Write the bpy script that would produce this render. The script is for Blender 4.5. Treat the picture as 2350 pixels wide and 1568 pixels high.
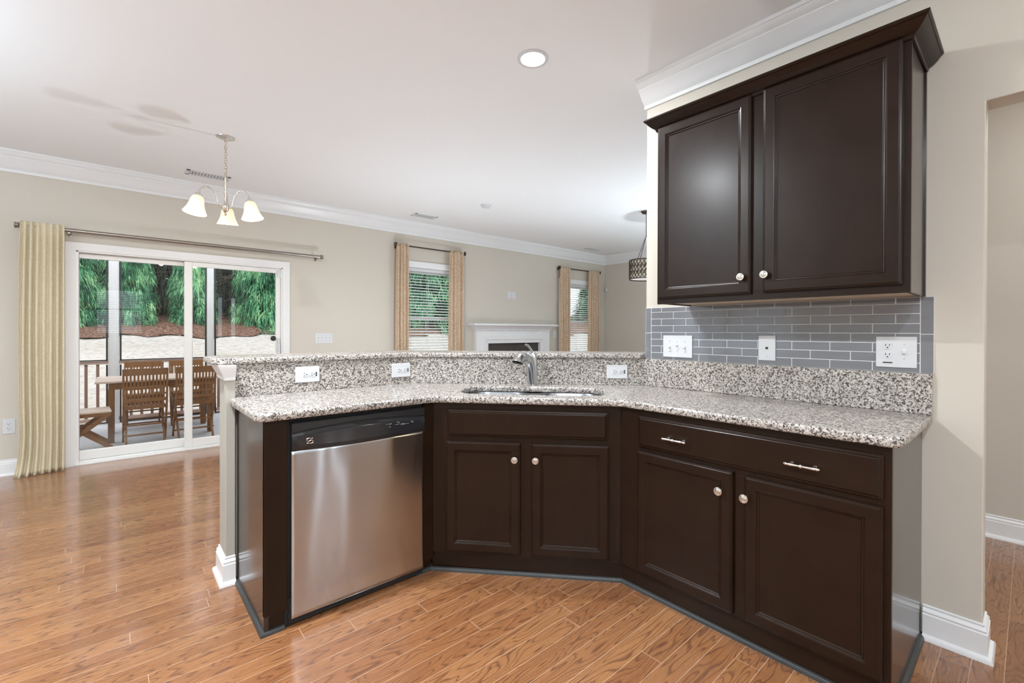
import bpy, bmesh, math, random
import numpy as np
from mathutils import Vector, Matrix
PI = math.pi
random.seed(7)
SC = bpy.context.scene
for o in list(bpy.data.objects): bpy.data.objects.remove(o)
COL = SC.collection

# ------------------------------------------------------------ camera, sky, sun, exposure
F_PX, CY, YAW, PITCH, ROLL, EYE = 1039.6, 764.5, 0.85405, -0.00395, 0.0025, 1.246
Fv = Vector((math.cos(YAW)*math.cos(PITCH), math.sin(YAW)*math.cos(PITCH), math.sin(PITCH)))
Rv = Vector((math.sin(YAW), -math.cos(YAW), 0)); Uv = Rv.cross(Fv)
c_, s_ = math.cos(ROLL), math.sin(ROLL)
Rv, Uv = c_*Rv + s_*Uv, -s_*Rv + c_*Uv
cam = bpy.data.cameras.new('camera'); co = bpy.data.objects.new('camera', cam); COL.objects.link(co)
cam.sensor_width = 36; cam.lens = F_PX/2350*36; cam.shift_y = (CY-784)/2350; cam.clip_end = 300; cam.clip_start = .02
co.matrix_world = Matrix(((Rv.x, Uv.x, -Fv.x, 0), (Rv.y, Uv.y, -Fv.y, 0), (Rv.z, Uv.z, -Fv.z, EYE), (0, 0, 0, 1)))
SC.camera = co
SC.view_settings.view_transform = 'Standard'; SC.view_settings.look = 'None'
SC.view_settings.gamma = 1; SC.view_settings.use_curve_mapping = False
SC.view_settings.exposure = 0.0
W = bpy.data.worlds.new('sky'); SC.world = W; W.use_nodes = True
wn = W.node_tree.nodes; wl = W.node_tree.links
bg = wn['Background']
sky = wn.new('ShaderNodeTexSky'); sky.sky_type = 'NISHITA'; sky.sun_elevation = math.radians(50); sky.sun_disc = False
sky.air_density = 1.2; sky.dust_density = 4; sky.ozone_density = 1
mx = wn.new('ShaderNodeMixRGB'); mx.inputs[0].default_value = .75; mx.inputs[2].default_value = (6.0, 6.3, 6.9, 1)
wl.new(sky.outputs[0], mx.inputs[1])
SUNDIR = Vector((-.35, -.55, .8)).normalized()      # below: sky glow added behind the camera, for steel streaks and kitchen light
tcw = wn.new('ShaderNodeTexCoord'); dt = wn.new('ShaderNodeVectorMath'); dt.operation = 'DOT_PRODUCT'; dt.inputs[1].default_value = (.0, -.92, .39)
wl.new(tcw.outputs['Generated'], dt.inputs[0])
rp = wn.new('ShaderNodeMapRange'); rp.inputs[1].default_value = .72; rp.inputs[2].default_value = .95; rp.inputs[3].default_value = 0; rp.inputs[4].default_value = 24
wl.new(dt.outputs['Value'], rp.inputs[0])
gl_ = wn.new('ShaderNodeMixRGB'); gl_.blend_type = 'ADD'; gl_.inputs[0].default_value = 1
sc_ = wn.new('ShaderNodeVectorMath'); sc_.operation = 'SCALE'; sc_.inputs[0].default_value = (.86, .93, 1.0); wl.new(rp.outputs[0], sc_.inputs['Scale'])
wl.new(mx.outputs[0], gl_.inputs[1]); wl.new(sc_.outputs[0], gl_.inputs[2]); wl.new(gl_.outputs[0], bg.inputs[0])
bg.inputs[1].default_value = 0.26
sun = bpy.data.lights.new('sun', 'SUN'); sun.energy = 1.1; sun.angle = math.radians(6); sun.color = (1, .97, .92)
so = bpy.data.objects.new('sun', sun); COL.objects.link(so)
so.rotation_euler = Vector((-.35, -.55, .8)).to_track_quat('Z', 'Y').to_euler()

def lamp(name, kind, loc, power, size=.14, color=(1, .95, .88), rot=(0, 0, 0), sy=None):
    l = bpy.data.lights.new(name, kind); l.energy = power; l.color = color
    if kind == 'AREA':
        l.shape = 'DISK' if sy is None else 'RECTANGLE'; l.size = size
        if sy: l.size_y = sy
    elif kind == 'POINT': l.shadow_soft_size = size
    o = bpy.data.objects.new(name, l); COL.objects.link(o); o.location = loc; o.rotation_euler = rot
    return o

# ------------------------------------------------------------ materials
def mat(name, color=(.5, .5, .5), rough=.5, metal=0, spec=.5, coat=0, emis=None, estr=0, coat_rough=.1):
    m = bpy.data.materials.new(name); m.use_nodes = True
    p = m.node_tree.nodes['Principled BSDF']
    p.inputs['Base Color'].default_value = (*color, 1); p.inputs['Roughness'].default_value = rough
    p.inputs['Metallic'].default_value = metal; p.inputs['Specular IOR Level'].default_value = spec
    p.inputs['Coat Weight'].default_value = coat; p.inputs['Coat Roughness'].default_value = coat_rough
    if emis: p.inputs['Emission Color'].default_value = (*emis, 1); p.inputs['Emission Strength'].default_value = estr
    return m
class NT:
    def __init__(s, m): s.t = m.node_tree; s.n = s.t.nodes; s.l = s.t.links; s.p = s.n.get('Principled BSDF')
    def new(s, typ, **kw):
        n = s.n.new(typ)
        for k, v in kw.items(): setattr(n, k, v)
        return n
    def lk(s, a, b): s.l.new(a, b)
    def coord(s, scale=(1, 1, 1), rot=(0, 0, 0), loc=(0, 0, 0), kind='Object'):
        tc = s.new('ShaderNodeTexCoord'); mp = s.new('ShaderNodeMapping')
        mp.inputs['Scale'].default_value = scale; mp.inputs['Rotation'].default_value = rot; mp.inputs['Location'].default_value = loc
        s.lk(tc.outputs[kind], mp.inputs[0]); return mp.outputs[0]
    def world(s, scale=(1, 1, 1)):
        g = s.new('ShaderNodeNewGeometry'); mp = s.new('ShaderNodeMapping'); mp.inputs['Scale'].default_value = scale
        s.lk(g.outputs['Position'], mp.inputs[0]); return mp.outputs[0]
    def noise(s, v, scale, detail=3, rough=.5, dist=0, out=0):
        n = s.new('ShaderNodeTexNoise'); n.inputs['Scale'].default_value = scale; n.inputs['Detail'].default_value = detail
        n.inputs['Roughness'].default_value = rough; n.inputs['Distortion'].default_value = dist
        if v is not None: s.lk(v, n.inputs['Vector'])
        return n.outputs[out]
    def ramp(s, f, stops, interp='LINEAR'):
        r = s.new('ShaderNodeValToRGB'); r.color_ramp.interpolation = interp
        e = r.color_ramp.elements
        while len(e) < len(stops): e.new(.5)
        for el, (p, c) in zip(e, stops):
            el.position = p; el.color = (*c, 1) if len(c) == 3 else c
        s.lk(f, r.inputs[0]); return r.outputs[0]
    def math(s, op, a, b=None, c=None):
        n = s.new('ShaderNodeMath', operation=op)
        for i, x in enumerate((a, b, c)):
            if x is None: continue
            if isinstance(x, (int, float)): n.inputs[i].default_value = x
            else: s.lk(x, n.inputs[i])
        return n.outputs[0]
    def mix(s, f, a, b, bt='MIX'):
        n = s.new('ShaderNodeMixRGB', blend_type=bt)
        for i, x in enumerate((f, a, b)):
            if isinstance(x, (int, float)): n.inputs[i].default_value = x
            elif isinstance(x, tuple): n.inputs[i].default_value = (*x, 1)
            else: s.lk(x, n.inputs[i])
        return n.outputs[0]
    def bump(s, h, strength=.2, dist=.01):
        b = s.new('ShaderNodeBump'); b.inputs['Strength'].default_value = strength; b.inputs['Distance'].default_value = dist
        s.lk(h, b.inputs['Height']); s.lk(b.outputs[0], s.p.inputs['Normal'])

def m_paint(name, c, rough=.55):
    m = mat(name, c, rough, spec=.3); t = NT(m); v = t.world()
    t.lk(t.mix(t.noise(v, 1.3, 2), tuple(x*.985 for x in c), tuple(min(1, x*1.015) for x in c)), t.p.inputs['Base Color'])
    t.bump(t.noise(v, 350, 2), .04, .002); return m
PAINT = m_paint('greige_wall_paint', (.60, .552, .482))
COLP = m_paint('grey_trim_paint', (.42, .40, .355), .45)
CEIL = m_paint('white_ceiling_paint', (.86, .86, .865), .8)
TRIM = mat('white_trim_gloss', (.80, .80, .81), .3); NT(TRIM)
BLINDM = mat('white_blind_slat', (.88, .89, .88), .5); _t = NT(BLINDM); _tr = _t.new('ShaderNodeBsdfTranslucent'); _tr.inputs[0].default_value = (.85, .9, .88, 1)
_ms = _t.new('ShaderNodeMixShader'); _ms.inputs[0].default_value = .4; _t.lk(_t.p.outputs[0], _ms.inputs[1]); _t.lk(_tr.outputs[0], _ms.inputs[2]); _t.lk(_ms.outputs[0], _t.n['Material Output'].inputs[0])
WHITE = mat('white_plastic', (.64, .65, .67), .35)
VINYL = mat('white_vinyl', (.80, .79, .77), .35)
DARKSLOT = mat('dark_slot', (.02, .02, .02), .5)
BLK = mat('black_plastic', (.018, .019, .021), .28)
BLKG = mat('black_gloss_panel', (.022, .024, .028), .12, coat=.5)
MATTEBLK = mat('matte_black', (.008, .008, .008), .7)
SHOE = mat('black_shoe_moulding', (.035, .037, .037), .4)
NICKEL = mat('satin_nickel', (.72, .69, .65), .27, 1)
CHROME = mat('brushed_chrome', (.60, .61, .62), .2, 1)
BRONZE = mat('dark_bronze', (.07, .055, .045), .4, .7)
RODM = mat('rod_pewter', (.32, .29, .26), .3, .9)
SLATE = mat('fireplace_slate', (.055, .045, .042), .5)
RAWWOOD = mat('raw_wood_underside', (.60, .48, .35), .5)
BLUETXT = mat('light_print', (.6, .65, .7), .4)

def m_cab():
    m = mat('espresso_stained_wood', rough=.36, spec=.12, coat=.25, coat_rough=.24); t = NT(m)
    v = t.coord((1, 1, .12)); n = t.noise(v, 60, 4, .6); n2 = t.noise(t.coord(), 5, 4, .6)
    c = t.mix(n, (.0070, .0024, .0010), (.012, .0048, .0024)); c = t.mix(t.math('MULTIPLY', n2, .65), c, (.031, .0155, .008))
    t.lk(c, t.p.inputs['Base Color']); t.lk(t.math('MULTIPLY_ADD', n2, .18, .25), t.p.inputs['Roughness'])
    t.bump(n, .03, .001); return m
CAB = m_cab()
def m_panelside():
    m = mat('laminate_side_panel', (.030, .019, .016), .22, coat=.2); t = NT(m); t.bump(t.noise(t.coord((1, 1, .1)), 40, 2), .02, .001); return m
SIDE = m_panelside()
def m_granite():
    m = mat('speckled_granite', rough=.27); t = NT(m); v = t.world()
    wv = t.noise(v, 90, 2, .5, out=1)
    vv = t.new('ShaderNodeMixRGB', blend_type='LINEAR_LIGHT'); vv.inputs[0].default_value = .008; t.lk(v, vv.inputs[1]); t.lk(wv, vv.inputs[2])
    vo = t.new('ShaderNodeTexVoronoi'); vo.inputs['Scale'].default_value = 185; t.lk(vv.outputs[0], vo.inputs['Vector'])
    sp = t.new('ShaderNodeSeparateColor'); t.lk(vo.outputs['Color'], sp.inputs[0])
    big = t.noise(v, 95, 3, .65, 1.0)
    s = t.math('ADD', t.math('MULTIPLY', sp.outputs[0], .40), t.math('MULTIPLY', big, .90))
    base = t.mix(sp.outputs[1], (.38, .345, .315), (.63, .60, .56)); base = t.mix(t.math('MULTIPLY', t.noise(v, 2.2, 3), .45), base, (.56, .475, .41))
    f = t.ramp(s, [(.55, (0, 0, 0)), (.60, (.35, .35, .35)), (.69, (1, 1, 1))])
    drk = t.mix(sp.outputs[2], (.028, .024, .022), (.15, .13, .12))
    t.lk(t.mix(f, drk, base), t.p.inputs['Base Color']); return m
GRAN = m_granite()
def m_floor():
    m = mat('red_oak_plank_floor', rough=.3, coat=.6, coat_rough=.10); t = NT(m)
    g = t.new('ShaderNodeNewGeometry'); sx = t.new('ShaderNodeSeparateXYZ'); t.lk(g.outputs['Position'], sx.inputs[0])
    X, Y = sx.outputs[0], sx.outputs[1]; PW, PL = .0848, .95
    yr = t.math('DIVIDE', t.math('ADD', Y, 10 - .223 % PW), PW); row = t.math('FLOOR', yr); fy = t.math('FRACT', yr)
    w1 = t.new('ShaderNodeTexWhiteNoise', noise_dimensions='1D'); t.lk(row, w1.inputs['W'])
    xr = t.math('ADD', t.math('DIVIDE', t.math('ADD', X, 20), PL), t.math('MULTIPLY', w1.outputs['Value'], 7.3)); colm = t.math('FLOOR', xr); fx = t.math('FRACT', xr)
    cb = t.new('ShaderNodeCombineXYZ'); t.lk(row, cb.inputs[0]); t.lk(colm, cb.inputs[1])
    w2 = t.new('ShaderNodeTexWhiteNoise', noise_dimensions='2D'); t.lk(cb.outputs[0], w2.inputs['Vector'])
    r1 = w2.outputs['Value']; sc = t.new('ShaderNodeSeparateColor'); t.lk(w2.outputs['Color'], sc.inputs[0])
    # grain coords, shifted per plank
    gv = t.new('ShaderNodeCombineXYZ'); t.lk(t.math('ADD', X, t.math('MULTIPLY', r1, 37)), gv.inputs[0]); t.lk(t.math('ADD', Y, t.math('MULTIPLY', sc.outputs[1], 11)), gv.inputs[1])
    mp = t.new('ShaderNodeMapping'); mp.inputs['Scale'].default_value = (.16, 1, 1); t.lk(gv.outputs[0], mp.inputs[0])
    field = t.noise(mp.outputs[0], 11, 2, .45, .25)
    rings = t.math('FRACT', t.math('MULTIPLY', field, 17))
    rg = t.ramp(rings, [(0, (0, 0, 0)), (.62, (.12, .12, .12)), (.86, (1, 1, 1)), (1, (0, 0, 0))])
    mp2 = t.new('ShaderNodeMapping'); mp2.inputs['Scale'].default_value = (.05, 1, 1); t.lk(gv.outputs[0], mp2.inputs[0])
    fine = t.noise(mp2.outputs[0], 260, 3, .7)
    base = t.mix(r1, (.285, .118, .045), (.385, .178, .072)); base = t.mix(t.math('MULTIPLY', sc.outputs[2], .45), base, (.25, .092, .034))
    dark = t.mix(t.math('MULTIPLY', rg, t.math('MULTIPLY_ADD', fine, .8, .35)), base, (.085, .030, .016))
    c = t.mix(t.math('MULTIPLY', t.ramp(fine, [(.42, (0, 0, 0)), (.72, (1, 1, 1))]), .26), dark, (.10, .042, .024))
    ey = t.math('MINIMUM', fy, t.math('SUBTRACT', 1, fy)); ex = t.math('MINIMUM', fx, t.math('SUBTRACT', 1, fx))
    seam = t.math('MAXIMUM', t.math('LESS_THAN', ey, .011), t.math('LESS_THAN', ex, .0011))
    c = t.mix(t.math('MULTIPLY', seam, .7), c, (.66, .46, .32))  # pale seam colour stands in for highlights along the plank bevels
    t.lk(c, t.p.inputs['Base Color']); t.lk(t.math('MULTIPLY_ADD', fine, .15, .2), t.p.inputs['Roughness'])
    t.bump(t.math('SUBTRACT', t.math('MULTIPLY', fine, .25), seam), .12, .002); return m
FLOORM = m_floor()
def m_steel():
    m = mat('brushed_stainless', (.49, .51, .54), .135, 1); t = NT(m)
    t.p.inputs['Anisotropic'].default_value = .97; t.p.inputs['Anisotropic Rotation'].default_value = .25
    tg = t.new('ShaderNodeTangent', direction_type='RADIAL', axis='Z'); t.lk(tg.outputs[0], t.p.inputs['Tangent'])
    return m
STEEL = m_steel()
SINKM = mat('sink_steel', (.30, .31, .33), .30, 1)
def m_tile():
    m = mat('grey_glass_tile', rough=.07, coat=.6, coat_rough=.03); t = NT(m); v = t.world()
    n = t.noise(t.world((1, .2, 3)), 40, 2); t.lk(t.mix(n, (.160, .168, .186), (.195, .203, .222)), t.p.inputs['Base Color']); return m
TILE = m_tile(); GROUT = mat('pale_grout', (.72, .72, .72), .8)
def m_curtain(name, a, b, sc):
    m = mat(name, a, .85, spec=.1); t = NT(m); v = t.coord()
    n1 = t.noise(v, sc, 2, .5, 2.5); f = t.ramp(n1, [(.44, (0, 0, 0)), (.48, (1, 1, 1)), (.52, (1, 1, 1)), (.56, (0, 0, 0))])
    wv = t.noise(t.coord((1, 1, 1)), 420, 1); c = t.mix(t.math('MULTIPLY', f, .8), a, b); c = t.mix(t.math('MULTIPLY', wv, .35), c, b)
    t.lk(c, t.p.inputs['Base Color']); t.bump(wv, .1, .002)
    tr = t.new('ShaderNodeBsdfTranslucent'); t.lk(c, tr.inputs[0]); ms = t.new('ShaderNodeMixShader'); ms.inputs[0].default_value = .35
    out = t.n['Material Output']; t.lk(t.p.outputs[0], ms.inputs[1]); t.lk(tr.outputs[0], ms.inputs[2]); t.lk(ms.outputs[0], out.inputs[0]); return m
CURT = m_curtain('cream_gold_damask', (.92, .86, .70), (.76, .66, .47), 40)
CURT2 = m_curtain('tan_scroll_print', (.90, .76, .60), (.60, .41, .25), 20)
def m_glass():
    m = bpy.data.materials.new('window_glass'); m.use_nodes = True; t = NT(m); t.n.remove(t.p)
    fr = t.new('ShaderNodeFresnel'); fr.inputs[0].default_value = 1.45; a = t.new('ShaderNodeBsdfTransparent'); a.inputs[0].default_value = (.97, .985, .98, 1)
    b = t.new('ShaderNodeBsdfGlossy'); b.inputs['Roughness'].default_value = .01; ms = t.new('ShaderNodeMixShader')
    gg = t.new('ShaderNodeNewGeometry'); t.lk(t.math('MULTIPLY', fr.outputs[0], t.math('SUBTRACT', 1, gg.outputs['Backfacing'])), ms.inputs[0]); t.lk(a.outputs[0], ms.inputs[1]); t.lk(b.outputs[0], ms.inputs[2]); t.lk(ms.outputs[0], t.n['Material Output'].inputs[0]); return m
GLASS = m_glass()
def m_wood(name, a, b, sc=30, rough=.5, ax=(1, 1, .1)):
    m = mat(name, a, rough); t = NT(m); n = t.noise(t.coord(ax), sc, 4, .6, 1); t.lk(t.mix(n, a, b), t.p.inputs['Base Color']); t.bump(n, .1, .003); return m
TEAK = m_wood('oiled_brown_teak', (.13, .050, .012), (.25, .105, .028), 30)
TEAKTOP = m_wood('weathered_teak', (.55, .42, .34), (.66, .53, .45), 30, ax=(.1, 1, 1))
POSTW = m_wood('weathered_pale_post', (.46, .44, .43), (.58, .56, .55), 14)
RAILW = m_wood('brown_railing_wood', (.33, .20, .15), (.50, .36, .30), 20, ax=(.1, 1, 1))
BALW = m_wood('stained_baluster', (.16, .085, .06), (.26, .15, .11), 20)
CONC = m_wood('pale_concrete', (.50, .50, .51), (.60, .60, .61), 3, .85, (1, 1, 1))
def m_shade():
    m = mat('lit_alabaster_shade', (.80, .70, .50), .35); t = NT(m); v = t.coord(); sx = t.new('ShaderNodeSeparateXYZ'); t.lk(v, sx.inputs[0])
    f = t.math('MULTIPLY_ADD', sx.outputs[2], -9, .15); f.node.use_clamp = True
    c = t.mix(f, (1, .55, .16), (1, .86, .60)); t.lk(c, t.p.inputs['Emission Color']); t.lk(t.math('MULTIPLY_ADD', f, .42, .24), t.p.inputs['Emission Strength']); return m
SHADE = m_shade()
LENS = mat('lit_lens', (.9, .9, .9), .4, emis=(1, .98, .95), estr=9)
def m_lawn():
    m = mat('dormant_pale_lawn', rough=.95, spec=.1); t = NT(m); v = t.world()
    a = t.ramp(t.noise(v, 7, 6, .8), [(.38, (0, 0, 0)), (.56, (1, 1, 1))]); b = t.noise(v, .35, 3, .5); c = t.mix(a, (.33, .285, .245), (.49, .44, .395))
    c = t.mix(t.ramp(b, [(.55, (0, 0, 0)), (.70, (.35, .35, .35))]), c, (.30, .285, .20)); t.lk(c, t.p.inputs['Base Color']); return m
LAWN = m_lawn()
def m_straw():
    m = mat('brown_pine_straw', rough=.95, spec=.1); t = NT(m); v = t.world()
    a = t.noise(v, 14, 6, .75); t.lk(t.ramp(a, [(.34, (.03, .016, .012)), (.5, (.17, .09, .062)), (.68, (.42, .27, .20))]), t.p.inputs['Base Color']); t.bump(a, .8, .06); return m
STRAW = m_straw()
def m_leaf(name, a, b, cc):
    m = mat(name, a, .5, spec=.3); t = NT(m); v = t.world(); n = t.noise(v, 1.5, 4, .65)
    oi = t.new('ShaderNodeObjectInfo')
    n = t.math('ADD', t.math('MULTIPLY', n, .6), t.math('MULTIPLY', t.noise(v, 9, 3, .7), .4)); c = t.ramp(n, [(.40, a), (.5, b), (.62, cc)]); t.lk(c, t.p.inputs['Base Color'])  # wide tone ramp puts clump shadows and lit tips into the leaf colour
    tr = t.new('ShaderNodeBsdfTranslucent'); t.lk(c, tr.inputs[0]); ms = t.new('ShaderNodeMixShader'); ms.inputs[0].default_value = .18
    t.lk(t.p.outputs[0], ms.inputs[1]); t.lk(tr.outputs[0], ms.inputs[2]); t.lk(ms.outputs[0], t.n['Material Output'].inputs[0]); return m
LEAF = m_leaf('cedar_foliage', (.010, .040, .024), (.065, .22, .105), (.33, .56, .27))
LEAFD = m_leaf('deep_shade_foliage', (.012, .018, .014), (.03, .040, .028), (.07, .085, .05))  # same foliage darkened, shade of the gaps put into its colour
BARK = m_wood('dark_bark', (.05, .03, .022), (.12, .08, .06), 20)
TWIG = mat('dry_twig', (.16, .10, .08), .9)

# ------------------------------------------------------------ mesh helpers
class MB:
    def __init__(s): s.v = []; s.f = []
    def add(s, vs, fs):
        o = len(s.v); s.v += [tuple(p) for p in vs]; s.f += [tuple(i+o for i in f) for f in fs]; return s
    def box(s, x0, y0, z0, x1, y1, z1):
        x0, x1 = min(x0, x1), max(x0, x1); y0, y1 = min(y0, y1), max(y0, y1); z0, z1 = min(z0, z1), max(z0, z1)
        return s.add([(x0,y0,z0),(x1,y0,z0),(x1,y1,z0),(x0,y1,z0),(x0,y0,z1),(x1,y0,z1),(x1,y1,z1),(x0,y1,z1)],
                     [(0,3,2,1),(4,5,6,7),(0,1,5,4),(1,2,6,5),(2,3,7,6),(3,0,4,7)])
    def beam(s, a, b, w, h, up=(0, 0, 1)):      # box from a to b, w sideways, h along up
        a, b, up = Vector(a), Vector(b), Vector(up); d = (b-a).normalized()
        if abs(d.dot(up)) > .98: up = Vector((0, 1, 0))
        sd = d.cross(up).normalized()*w/2; u = sd.cross(d).normalized()*h/2
        vs = [a-sd-u, a+sd-u, a+sd+u, a-sd+u, b-sd-u, b+sd-u, b+sd+u, b-sd+u]
        return s.add(vs, [(0,1,2,3)[::-1],(4,5,6,7),(0,1,5,4),(1,2,6,5),(2,3,7,6),(3,0,4,7)])
    def prism(s, poly, z0, z1):
        n = len(poly); a = sum(poly[i][0]*poly[(i+1) % n][1]-poly[(i+1) % n][0]*poly[i][1] for i in range(n))
        if a < 0: poly = poly[::-1]
        return s.add([(x, y, z0) for x, y in poly]+[(x, y, z1) for x, y in poly],
                     [tuple(range(n))[::-1], tuple(range(n, 2*n))]+[(i, (i+1) % n, n+(i+1) % n, n+i) for i in range(n)])
    def tube(s, pts, r, n=12, cap=True, flat=1.0):
        pts = [Vector(p) for p in pts]; rs = r if isinstance(r, (list, tuple)) else [r]*len(pts); rings = []
        up = Vector((0, 0, 1)) if abs((pts[1]-pts[0]).normalized().z) < .9 else Vector((1, 0, 0)); prev = None
        for i, p in enumerate(pts):
            d = (pts[min(i+1, len(pts)-1)]-pts[max(i-1, 0)]).normalized()
            if prev is None: a = d.cross(up).normalized()
            else: a = (prev-d*prev.dot(d)).normalized()
            prev = a; b = d.cross(a)
            rings.append([p+(a*math.cos(2*PI*k/n)+b*math.sin(2*PI*k/n)*flat)*rs[i] for k in range(n)])
        vs = [q for rg in rings for q in rg]
        fs = [(i*n+k, i*n+(k+1) % n, (i+1)*n+(k+1) % n, (i+1)*n+k) for i in range(len(pts)-1) for k in range(n)]
        if cap: fs += [tuple(range(n))[::-1], tuple(range((len(pts)-1)*n, len(pts)*n))]
        return s.add(vs, fs)
    def lathe(s, prof, n=24, M=None, closed=False):
        vs = [Vector((r*math.cos(2*PI*k/n), r*math.sin(2*PI*k/n), z)) for r, z in prof for k in range(n)]
        if M: vs = [M @ v for v in vs]
        m = len(prof); fs = [(i*n+k, i*n+(k+1) % n, (i+1)*n+(k+1) % n, (i+1)*n+k) for i in range(m-1) for k in range(n)]
        if not closed:
            if prof[0][0] > 1e-5: fs.append(tuple(range(n))[::-1])
            if prof[-1][0] > 1e-5: fs.append(tuple(range((m-1)*n, m*n)))
        return s.add(vs, fs)
    def rings(s, rgs, cap0=True, cap1=True):
        n = len(rgs[0]); vs = [p for r in rgs for p in r]
        fs = [(i*n+k, i*n+(k+1) % n, (i+1)*n+(k+1) % n, (i+1)*n+k) for i in range(len(rgs)-1) for k in range(n)]
        if cap0: fs.append(tuple(range(n))[::-1])
        if cap1: fs.append(tuple(range((len(rgs)-1)*n, len(rgs)*n)))
        return s.add(vs, fs)
    def sweep(s, path, prof, closed=False):     # profile [(out, z)] mitred along a 2-D path, out = to the right of travel
        P = [Vector(p) for p in path]; n = len(P); rows = []
        for i, p in enumerate(P):
            d0 = (P[i]-P[i-1]).normalized() if (i > 0 or closed) else None
            d1 = (P[(i+1) % n]-P[i]).normalized() if (i < n-1 or closed) else None
            if d0 is None: d0 = d1
            if d1 is None: d1 = d0
            n0, n1 = Vector((d0.y, -d0.x)), Vector((d1.y, -d1.x)); mt = (n0+n1); mt = mt/mt.dot(n0) if mt.length > 1e-6 else n0
            rows.append([(p.x+mt.x*o, p.y+mt.y*o, z) for o, z in prof])
        m = len(prof); vs = [q for r in rows for q in r]; cnt = n if closed else n-1
        fs = [(i*m+k, i*m+(k+1) % m, ((i+1) % n)*m+(k+1) % m, ((i+1) % n)*m+k) for i in range(cnt) for k in range(m)]
        if not closed: fs += [tuple(range(m)), tuple(range((n-1)*m, n*m))[::-1]]
        return s.add(vs, fs)
    def obj(s, name, m, parent=None, bevel=0, smooth=None, seg=2, M=None, **tags):
        me = bpy.data.meshes.new(name); me.from_pydata(s.v, [], s.f); me.update()
        if M: me.transform(M)
        bm = bmesh.new(); bm.from_mesh(me); bmesh.ops.recalc_face_normals(bm, faces=bm.faces); bm.to_mesh(me); bm.free()
        return link(name, me, m, parent, bevel, smooth, seg, **tags)
def link(name, me, m, parent=None, bevel=0, smooth=None, seg=2, **tags):
    for x in (m if isinstance(m, (list, tuple)) else [m]): me.materials.append(x)
    o = bpy.data.objects.new(name, me); COL.objects.link(o)
    if parent: o.parent = parent
    if smooth is not None:
        me.shade_smooth()
        try: me.set_sharp_from_angle(angle=math.radians(smooth))
        except Exception: pass
    if bevel:
        b = o.modifiers.new('bevel', 'BEVEL'); b.width = bevel; b.segments = seg; b.limit_method = 'ANGLE'; b.angle_limit = math.radians(35)
    for k, v in tags.items(): o[k] = v
    return o
def thing(name, label, cat, loc=(0, 0, 0), rz=0, group=None):
    o = bpy.data.objects.new(name, None); COL.objects.link(o); o.empty_display_size = .05
    o.location = loc; o.rotation_euler = (0, 0, rz); o['label'] = label; o['category'] = cat
    if group: o['group'] = group
    return o
def tag(o, label, cat, group=None, kind=None):
    o['label'] = label; o['category'] = cat
    if group: o['group'] = group
    if kind: o['kind'] = kind
    return o
def struct(o, label=None):
    o['kind'] = 'structure'
    if label: o['label'] = label
    return o
def dup(o, parent=None):
    c = o.copy(); COL.objects.link(c); c.parent = parent
    for ch in [x for x in bpy.data.objects if x.parent == o]: dup(ch, c)
    return c
def rrect(x0, y0, x1, y1, r, n=8):
    pts = []
    for cx, cy, a in ((x1-r, y1-r, 0), (x0+r, y1-r, 90), (x0+r, y0+r, 180), (x1-r, y0+r, 270)):
        pts += [(cx+r*math.cos(math.radians(a+90*i/n)), cy+r*math.sin(math.radians(a+90*i/n))) for i in range(n+1)]
    return pts
def fillet(poly, rad, n=6):
    out = []; N = len(poly)
    for i, p in enumerate(poly):
        r = rad.get(i, 0); p = Vector(p)
        if not r: out.append(tuple(p)); continue
        a = (Vector(poly[i-1])-p).normalized(); b = (Vector(poly[(i+1) % N])-p).normalized()
        ang = a.angle(b)/2; t = r/math.tan(ang); c = p+(a+b).normalized()*(r/math.sin(ang))
        p0, p1 = p+a*t, p+b*t; v0, v1 = p0-c, p1-c; th = v0.angle_signed(v1)
        for k in range(n+1):
            q = v0.copy(); q.rotate(Matrix.Rotation(-th*k/n, 2)); out.append(tuple(c+q))
    return out
def slab(name, outer, holes, z0, z1, m, edge=.006, **kw):   # flat stone slab with rounded edges and holes
    cu = bpy.data.curves.new(name, 'CURVE'); cu.dimensions = '2D'; cu.fill_mode = 'BOTH'
    cu.extrude = (z1-z0)/2-edge; cu.bevel_depth = edge; cu.bevel_resolution = 3; cu.offset = -edge
    def sp(poly, ccw):
        n = len(poly); a = sum(poly[i][0]*poly[(i+1) % n][1]-poly[(i+1) % n][0]*poly[i][1] for i in range(n))
        if (a > 0) != ccw: poly = poly[::-1]
        q = cu.splines.new('POLY'); q.points.add(len(poly)-1)
        for k, (x, y) in enumerate(poly): q.points[k].co = (x, y, 0, 1)
        q.use_cyclic_u = True
    sp(outer, True)
    for h in holes: sp(h, False)
    t = bpy.data.objects.new('tmp', cu); COL.objects.link(t)
    dg = bpy.context.evaluated_depsgraph_get(); me = bpy.data.meshes.new_from_object(t.evaluated_get(dg))
    bpy.data.objects.remove(t); me.transform(Matrix.Translation((0, 0, (z0+z1)/2))); me.materials.clear()
    return link(name, me, m, smooth=40, **kw)
def ring4(x0, z0, x1, z1, y): return [(x0, y, z0), (x1, y, z0), (x1, y, z1), (x0, y, z1)]
def panel_door(x0, z0, x1, z1, st=.047):     # recessed-panel door, face towards -y, back at y=0
    R = []
    for ins, y in ((0, 0), (0, -.012), (.003, -.0165), (.008, -.0175), (.010, -.020), (st-.004, -.020), (st, -.0185), (st+.003, -.0145), (st+.008, -.0135), (st+.011, -.010)):
        R.append(ring4(x0+ins, z0+ins, x1-ins, z1-ins, y))
    return MB().rings(R)
def slab_front(x0, z0, x1, z1):
    R = []
    for ins, y in ((0, 0), (0, -.009), (.003, -.013), (.010, -.0145), (.013, -.0185), (.016, -.020)):
        R.append(ring4(x0+ins, z0+ins, x1-ins, z1-ins, y))
    return MB().rings(R)
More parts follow.
